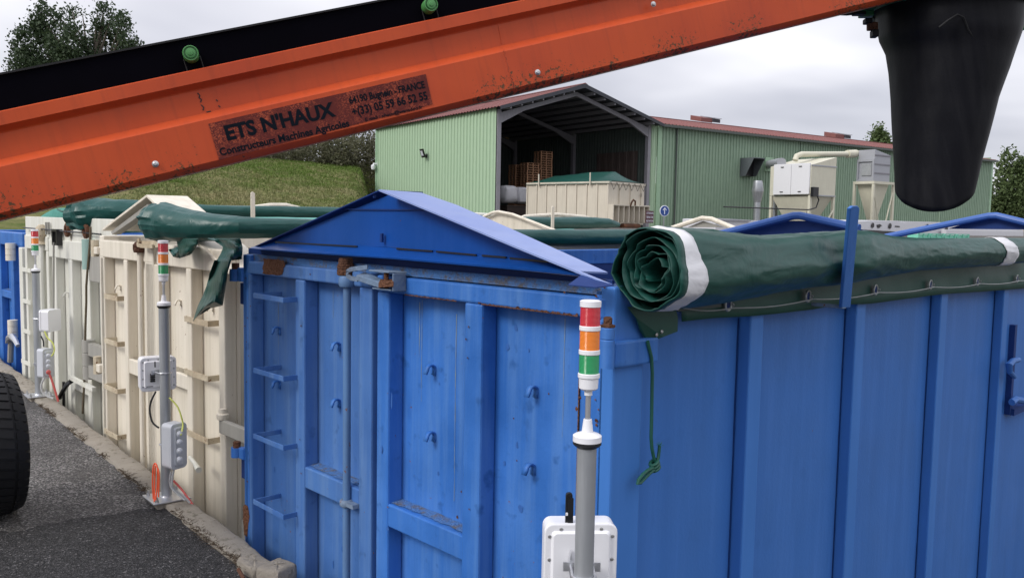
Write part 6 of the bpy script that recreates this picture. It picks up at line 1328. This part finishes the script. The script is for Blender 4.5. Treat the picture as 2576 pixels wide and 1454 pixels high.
m = MB()
for k_ in range(26):
    t_ = k_/25; rr_ = random.Random(k_); pz_ = a.z+(b.z-a.z)*t_; px_ = a.x+(b.x-a.x)*t_+0.004*rr_.uniform(-1, 1); s_ = 0.0016+0.003*rr_.random()*t_; m.box(px_, px_+s_*1.4, -0.0016, -0.0008, pz_, pz_+s_)
m.build('rust_speck', 'scuff', sp)
# maker's plate with its lettering
def plate_mat():
    m, nt, b = newmat('worn_red_sticker'); v = vec(nt); s = N(nt, 'ShaderNodeSeparateXYZ', {0: v})
    f = ramp(nt, noi(nt, v, 75, 3, 0.5, 1.6), [(0.52, 0.0), (0.56, 1.0), (0.60, 1.0), (0.64, 0.0)]); big = ramp(nt, noi(nt, v, 7, 3), [(0.42, 0.0), (0.6, 1.0)])
    c = mix(nt, math_(nt, 'MULTIPLY', f, big), (0.115, 0.022, 0.018), (0.40, 0.085, 0.04)); nt.links.new(c, b.inputs['Base Color']); b.inputs['Roughness'].default_value = 0.6; b.inputs['Specular IOR Level'].default_value = 0.15
    return m
MT['plate'] = plate_mat(); MT['ink'] = plain('dark_ink', (0.004, 0.007, 0.012), 0.7, spec=0.1)
m = MB(); q = [CF.px(x, y, -0.002) for x, y in ((524, 312), (1071, 187), (1088, 263), (551, 403))]; m.prism(q, (0, 0.0015, 0)); pl = m.build('maker_plate', 'plate', cv)
def letter(body, A, Bp, cap, bold=0.02):
    a = CF.px(A[0], A[1], -0.0026); b = CF.px(Bp[0], Bp[1], -0.0026); d_ = b-a; d_.y = 0; L = d_.length; d_.normalize(); up_ = Vector((-d_.z, 0, d_.x))
    t, wd = text(body, 1.0, 'ink', pl, ext=0.0005, off=bold); k = L/wd; c2 = CF.px(A[0], A[1]-cap, -0.0026); hk = abs((c2-a).dot(up_))/0.70
    me = t.data; x0 = min(v.co.x for v in me.vertices)
    M4 = Matrix(((d_.x*k, up_.x*hk, 0, a.x-d_.x*k*x0), (0, 0, -1, a.y), (d_.z*k, up_.z*hk, 0, a.z-d_.z*k*x0), (0, 0, 0, 1))); t.matrix_local = M4
letter("ETS N'HAUX", (572, 353), (846, 291), 37, 0.04)
letter('Constructeurs Machines Agricoles', (555, 392), (880, 318), 19, 0.028)
letter('64190 Bugnein - FRANCE', (880, 262), (1070, 221), 18, 0.03)
letter('+(33) 05 59 66 52 55', (888, 292), (1077, 250), 21, 0.028)
letter('E mail : nhaux@wanadoo.fr', (920, 306), (1064, 273), 9, 0.015)
# black rubber chute at the head of the conveyor
rows = [(-40, 2185, 2585), (5, 2196, 2570), (32, 2205, 2567), (60, 2209, 2563), (94, 2215, 2556), (129, 2231, 2545), (178, 2238, 2530), (250, 2244, 2503), (323, 2247.6, 2484), (400, 2251, 2464), (440, 2252.5, 2455), (472, 2254, 2447)]
dC = 5.0; base = at_d(2350, 472, dC); tw = Vector((-base.x, -base.y, 0)).normalized(); h0 = Vector((0, 0, 1)).cross(tw); h0 = h0 if h0.dot(RT) > 0 else -h0; g = []; n = 48
sub = []
for i in range(len(rows)-1):
    for k in range(3): t = k/3; sub.append(tuple(rows[i][j]+(rows[i+1][j]-rows[i][j])*t for j in range(3)))
sub.append(rows[-1])
for (y, xl, xr) in sub:
    c = at_d((xl+xr)/2, y, dC); r = (xr-xl)/2*dC/F_*0.93; tl = 0.13*max(0, y/472)**2; row = []
    for k in range(n):
        a = 2*math.pi*k/n; f = 1+0.012*nz(math.cos(a)*2, math.sin(a)*2, y*0.008)+0.035*nz(math.cos(a)*4, math.sin(a)*4, y*0.003)*max(0, math.sin(a))
        row.append(tuple(c+h0*math.cos(a)*r*f+tw*math.sin(a)*r*f*0.95+Vector((0, 0, -tl*math.sin(a)-tl*0.12*math.sin(a)**2))-CAM))
    g.append(row)
ir = [tuple(Vector(p)*0.99+Vector((0, 0, 0.02)) for p in g[-1])]
inv = cv.matrix_world.inverted()
def toc(p): return tuple(inv @ (Vector(p)+CAM))
g = [[toc(p) for p in row] for row in g]
m = MB(); m.grid(g, closed=True); ch = m.build('rubber_chute', 'chute', cv, smooth=True, ang=80, solid=0.008)
c = at_d(2383, 22, dC); r = 186*dC/F_; m = MB(); m.tube([inv @ (c+h0*math.cos(2*math.pi*k/40)*r+tw*math.sin(2*math.pi*k/40)*r) for k in range(41)], 0.022, 8, cap=False); cr = m.build('collar_ring', 'green_dk', cv, smooth=True)
m = MB(); gg = []
for z_, rr in ((0.0, r), (0.25, r*1.0)): gg.append([tuple(inv @ (c+h0*math.cos(2*math.pi*k/40)*rr+tw*math.sin(2*math.pi*k/40)*rr+Vector((0, 0, z_)))) for k in range(40)])
m.grid(gg, closed=True); m.build('collar_band', 'green_dk', cv, smooth=True)
def cvt(pts, r, mat, name, d=4.85, n=8, par=None): m = MB(); m.tube([inv @ at_d(x, y, d) for x, y in pts], r, n); return m.build(name, mat, par or cv, smooth=True)
def cbox(px0, py0, px1, py1, d, t, mat, name):
    m = MB(); a = [at_d(px0, py0, d), at_d(px1, py0, d), at_d(px1, py1, d), at_d(px0, py1, d)]; m.prism([inv @ p for p in a], (inv.to_3x3() @ (FW*t))); return m.build(name, mat, cv, bevel=0.006)
cbox(2140, -20, 2206, 22, 4.9, 0.12, 'green_dk', 'head_bracket'); cbox(2168, 20, 2200, 40, 4.95, 0.06, 'green_dk', 'head_bracket'); cbox(2150, 28, 2180, 36, 4.9, 0.05, 'rubber', 'bracket_clip')
cbox(2178, 45, 2196, 58, 4.95, 0.05, 'rubber', 'hose_clamp'); cbox(2196, 74, 2212, 92, 4.95, 0.05, 'rubber', 'hose_clamp'); cbox(2184, 55, 2210, 76, 4.96, 0.03, 'rust', 'clamp_lug')
cvt([(2105, 36), (2130, 37), (2152, 35)], 0.008, 'rubber', 'hydraulic_hose'); cbox(2552, 40, 2582, 75, 4.9, 0.08, 'green_dk', 'collar_bracket')
P2 = [(2362, 70), (2385, 52), (2408, 38), (2424, 45), (2435, 75), (2450, 100), (2470, 120), (2486, 124), (2503, 118), (2518, 98), (2532, 70), (2540, 50)]
pp = []
for (x, y) in P2:
    yr_ = max(-40, min(472, y)); rw = [q for q in zip(sub[:-1], sub[1:]) if q[0][0] <= yr_ <= q[1][0]][0]; t = (yr_-rw[0][0])/(rw[1][0]-rw[0][0]); xl = rw[0][1]+(rw[1][1]-rw[0][1])*t; xr = rw[0][2]+(rw[1][2]-rw[0][2])*t
    r = (xr-xl)/2; u = max(-0.97, min(0.97, (x-(xl+xr)/2)/r)); dd = dC-0.95*r*dC/F_*math.sqrt(1-u*u)*0.93; pp.append(inv @ at_d(x, y, dd))
m = MB(); m.tube(pp, 0.006, 6); m.build('moulded_seam', 'rubber', ch, smooth=True)

# ================================================================== TYRE at the left edge
cw = at_d(-43, 1127, 4.42); Rw = 0.372; cw.z = Rw+0.006; axis = Vector((cw.y, -cw.x, 0)).normalized(); axis = (Matrix.Rotation(R(9), 3, 'Z') @ axis)
o = empty('machine_wheel', (cw.x, cw.y, 0.006)); tag(o, 'black treaded tyre standing on the asphalt at the left edge', 'wheel')
C_ = Vector((0, 0, Rw)); wh = 0.145
prof_t = [(0.20, -wh+0.02), (0.26, -wh-0.008), (0.31, -wh-0.01), (0.345, -wh+0.004), (0.362, -wh+0.03), (0.366, 0), (0.362, wh-0.03), (0.345, wh-0.004), (0.31, wh+0.01), (0.26, wh+0.008), (0.20, wh-0.02)]
m = MB(); m.lathe(prof_t, C_, axis, n=72); ty = m.build('tyre', 'rubber', o, smooth=True, ang=60)
u_ = axis.cross(Vector((0, 0, 1))).normalized(); v_ = axis.cross(u_)
m = MB(); nb = 46
def tp(a, r, x): return C_+axis*x+(u_*math.cos(a)+v_*math.sin(a))*r
for k in range(nb):
    a0 = 2*math.pi*k/nb; da = 2*math.pi/nb
    for (xa, xb, off, ra, rb, w0) in ((-wh+0.0, -wh+0.055, 0.0, 0.350, 0.370, 0.72), (-wh+0.068, -0.008, 0.45, 0.370, 0.372, 0.74), (0.008, wh-0.068, 0.1, 0.372, 0.370, 0.74), (wh-0.055, wh+0.0, 0.5, 0.370, 0.350, 0.72)):
        s_ = a0+off*da; e_ = s_+w0*da; sk = 0.25*da
        lo_ = [tp(s_, ra-0.012, xa), tp(s_+sk, rb-0.012, xb), tp(e_+sk, rb-0.012, xb), tp(e_, ra-0.012, xa)]; hi_ = [tp(s_, ra, xa), tp(s_+sk, rb, xb), tp(e_+sk, rb, xb), tp(e_, ra, xa)]
        m.add(lo_+hi_, [(4, 5, 6, 7), (0, 1, 5, 4), (1, 2, 6, 5), (2, 3, 7, 6), (3, 0, 4, 7)])
m.build('tread', 'rubber', ty)
m = MB(); m.lathe([(0.03, -0.09), (0.12, -0.10), (0.19, -0.12), (0.21, -0.13), (0.205, 0.13), (0.19, 0.12), (0.12, 0.10), (0.03, 0.09)], C_, axis, n=40); m.build('rim', 'unit_grey', o, smooth=True)

# ================================================================== BACKGROUND MACHINE, CRATES
MT['mach_white'] = plain('machine_white', (0.60, 0.60, 0.63), 0.4, 0, 0.06); YM = 16.0
A = lambda x, y, Y=YM: at_y(x, y, Y)
o = empty('white_machine', (A(2185, 560).x, YM, -1.0)); tag(o, 'long white machine body with round dark holes behind the blue bows', 'machine')
O = Vector(o.location)
def slab(pts, Y, t, mat, name, par): m = MB(); m.prism([A(x, y, Y)-O for x, y in pts], (0, t, 0)); return m.build(name, mat, par, bevel=0.01)
bd = slab([(2140, 556), (2184, 554), (2381, 560), (2440, 568), (2575, 578), (2576, 640), (2140, 640)], YM, 1.2, 'mach_white', 'body', o)
slab([(2155, 558), (2190, 555), (2262, 556), (2280, 562), (2287, 584), (2280, 588), (2240, 584), (2155, 578)], YM-0.14, 0.10, 'mach_white', 'nose_panel', o)
slab([(2176, 578), (2275, 584), (2295, 598), (2176, 600)], YM-0.2, 0.05, 'black_pl', 'dark_recess', o)
for x, y, r in ((2195.5, 567, 6), (2239, 568.7, 6.5), (2333, 570, 6), (2381, 577, 6.5)):
    c = A(x, y, YM-0.165 if x < 2280 else YM-0.02)-O; k = r*(c+O-CAM).dot(FW)/F_*0.9; m = MB(); m.lathe([(k*1.2, 0), (k*1.15, 0.015), (k, 0.015)], c, (0, -1, 0), n=24); m.build('round_hole', 'black_pl', bd)
slab([(2252, 568), (2264, 569), (2264, 572), (2252, 571)], YM-0.16, 0.01, 'black_pl', 'slot', o)
slab([(2206, 566), (2214, 564), (2220, 568), (2216, 570), (2213, 574), (2209, 573)], YM-0.17, 0.02, 'black_pl', 'latch', o)
slab([(2380, 578), (2573, 582), (2573, 596), (2380, 592)], YM-0.3, 0.2, 'mach_white', 'side_panel', o)
slab([(1800, 552), (1812, 551), (2140, 566), (2140, 620), (1800, 620)], YM+3, 1.5, 'mach_white', 'low_roof', o)
slab([(1800, 550.5), (1812, 549.5), (1890, 554), (1890, 557), (1800, 555)], YM+2.9, 0.08, 'unit_grey', 'roof_edge', o)
MT['mint'] = plain('mint_plastic', (0.16, 0.52, 0.38), 0.5)
Ycr = 13.0; Z4 = None
for i, (xa, xb) in enumerate(((2310, 2340), (2342, 2375), (2377, 2406), (2408, 2439))):
    a = at_y(xa, 586.5+i*0.8, Ycr); b = at_y(xb, 587.5+i*0.8, Ycr); wd = b.x-a.x; hh = 0.16
    m = MB(); y0 = 0
    for (u0, u1, v0, v1) in ((0, 1, 0.82, 1), (0, 1, 0, 0.15), (0, 0.12, 0.15, 0.82), (0.88, 1, 0.15, 0.82), (0.46, 0.54, 0.15, 0.82)): m.box(wd*u0, wd*u1, 0, 0.03, -hh+hh*v0, -hh+hh*v1)
    m.box(0, wd, 0.031, 0.35, -hh, -hh*0.3); c = m.build('plastic_crate', 'mint'); c.location = (a.x, Ycr, a.z); tag(c, ('mint green plastic crate nearest the blue upright stake', 'mint green plastic crate second from the blue upright stake', 'mint green plastic crate third from the blue upright stake', 'mint green plastic crate closest to the white band of the tarpaulin')[i], 'crate', 'row of mint green plastic crates')
a = at_y(2300, 603, Ycr); m = MB(); b = at_y(2450, 606, Ycr); m.box(a.x-1, b.x+3, Ycr-0.3, Ycr+0.6, a.z-0.25, a.z-0.22)
for xx_ in (a.x-0.9, b.x+2.8): m.box(xx_, xx_+0.08, Ycr-0.2, Ycr+0.5, -1.1, a.z-0.25)
tag(m.build('loading_rack', 'grey_cream'), 'low rack under the mint green crates behind the tarpaulin', 'rack')
# ================================================================== kerb end stones, weeds and small things on the ground
MT['stone'] = concrete('stone_block', (0.36, 0.32, 0.27))
def stone(c, sx, sy, sz, seed, rz, label):
    m = MB(); g = []
    for i in range(13):
        t = math.pi*i/12-math.pi/2; row = []
        for k in range(24):
            a = 2*math.pi*k/24; f = lambda q: math.copysign(abs(q)**0.35, q); kk = 1+0.10*nz(math.cos(a)*2+seed, math.sin(a)*2, t)+0.05*nz(math.cos(a)*6+seed, math.sin(a)*6, t*3)
            row.append((sx*f(math.cos(t))*f(math.cos(a))*kk, sy*f(math.cos(t))*f(math.sin(a))*kk, sz*f(math.sin(t))*kk))
        g.append(row)
    m.grid(g, closed=True); o = m.build('stone_block', 'stone', smooth=True, ang=40); o.location = c; o.rotation_euler = (0.05, 0.03, rz); return tag(o, label, 'stone', 'loose stones at the kerb')
p = at_z(697, 1446, 0.02); stone((p.x, p.y, 0.02), 0.075, 0.06, 0.05, 2, 0.4, 'pale rounded stone at the foot of the blue container')
p = at_z(640, 1424, 0.01); stone((p.x, p.y, 0.0), 0.055, 0.085, 0.04, 7, 0.1, 'grey broken stone ending the kerb at the bottom edge')
p = at_z(600, 1432, 0.02); q = at_z(614, 1456, 0.03); m = MB(); m.tube([Vector((0, 0, 0)), q-p], 0.009, 8); o = m.build('drain_pipe_stub', 'rust', smooth=True); o.location = p; tag(o, 'short rusty pipe lying beside the end of the kerb', 'pipe')
def weeds(y0, y1, n, seed, label, x0=1.466, sp=0.010):
    rng = random.Random(seed); m = MB()
    for i in range(n):
        y = y0+(y1-y0)*rng.random()
        if nz(seed, y*2.2) < -0.05: continue
        p = Vector((x0+rng.gauss(0, sp)+0.010*nz(8, y*7.5), y, 0.008)); a = rng.uniform(0, 6.28); l = rng.uniform(0.008, 0.045)
        q1 = p+Vector((math.cos(a)*l*0.6, math.sin(a)*l*0.6, rng.uniform(0.002, 0.014))); q2 = q1+Vector((math.cos(a+.6)*l*0.5, math.sin(a+.6)*l*0.5, rng.uniform(-0.008, 0.008))); m.tube([p, q1, q2], [0.0016, 0.0013, 0.0005], 4)
    return tag(m.build('dry_weeds', 'straw', fix=False), label, 'weeds', kind='stuff')
MT['straw'] = plain('dry_straw', (0.085, 0.06, 0.038), 0.9, var=0.7)
weeds(8.6, 11.5, 260, 3, 'tangle of dry twigs on the kerb at far left', 1.50, 0.07)
weeds(4.9, 8.3, 900, 5, 'dry weeds along the seam between asphalt and kerb')
weeds(3.4, 4.7, 420, 8, 'dry root debris beside the near end of the kerb', 1.478)
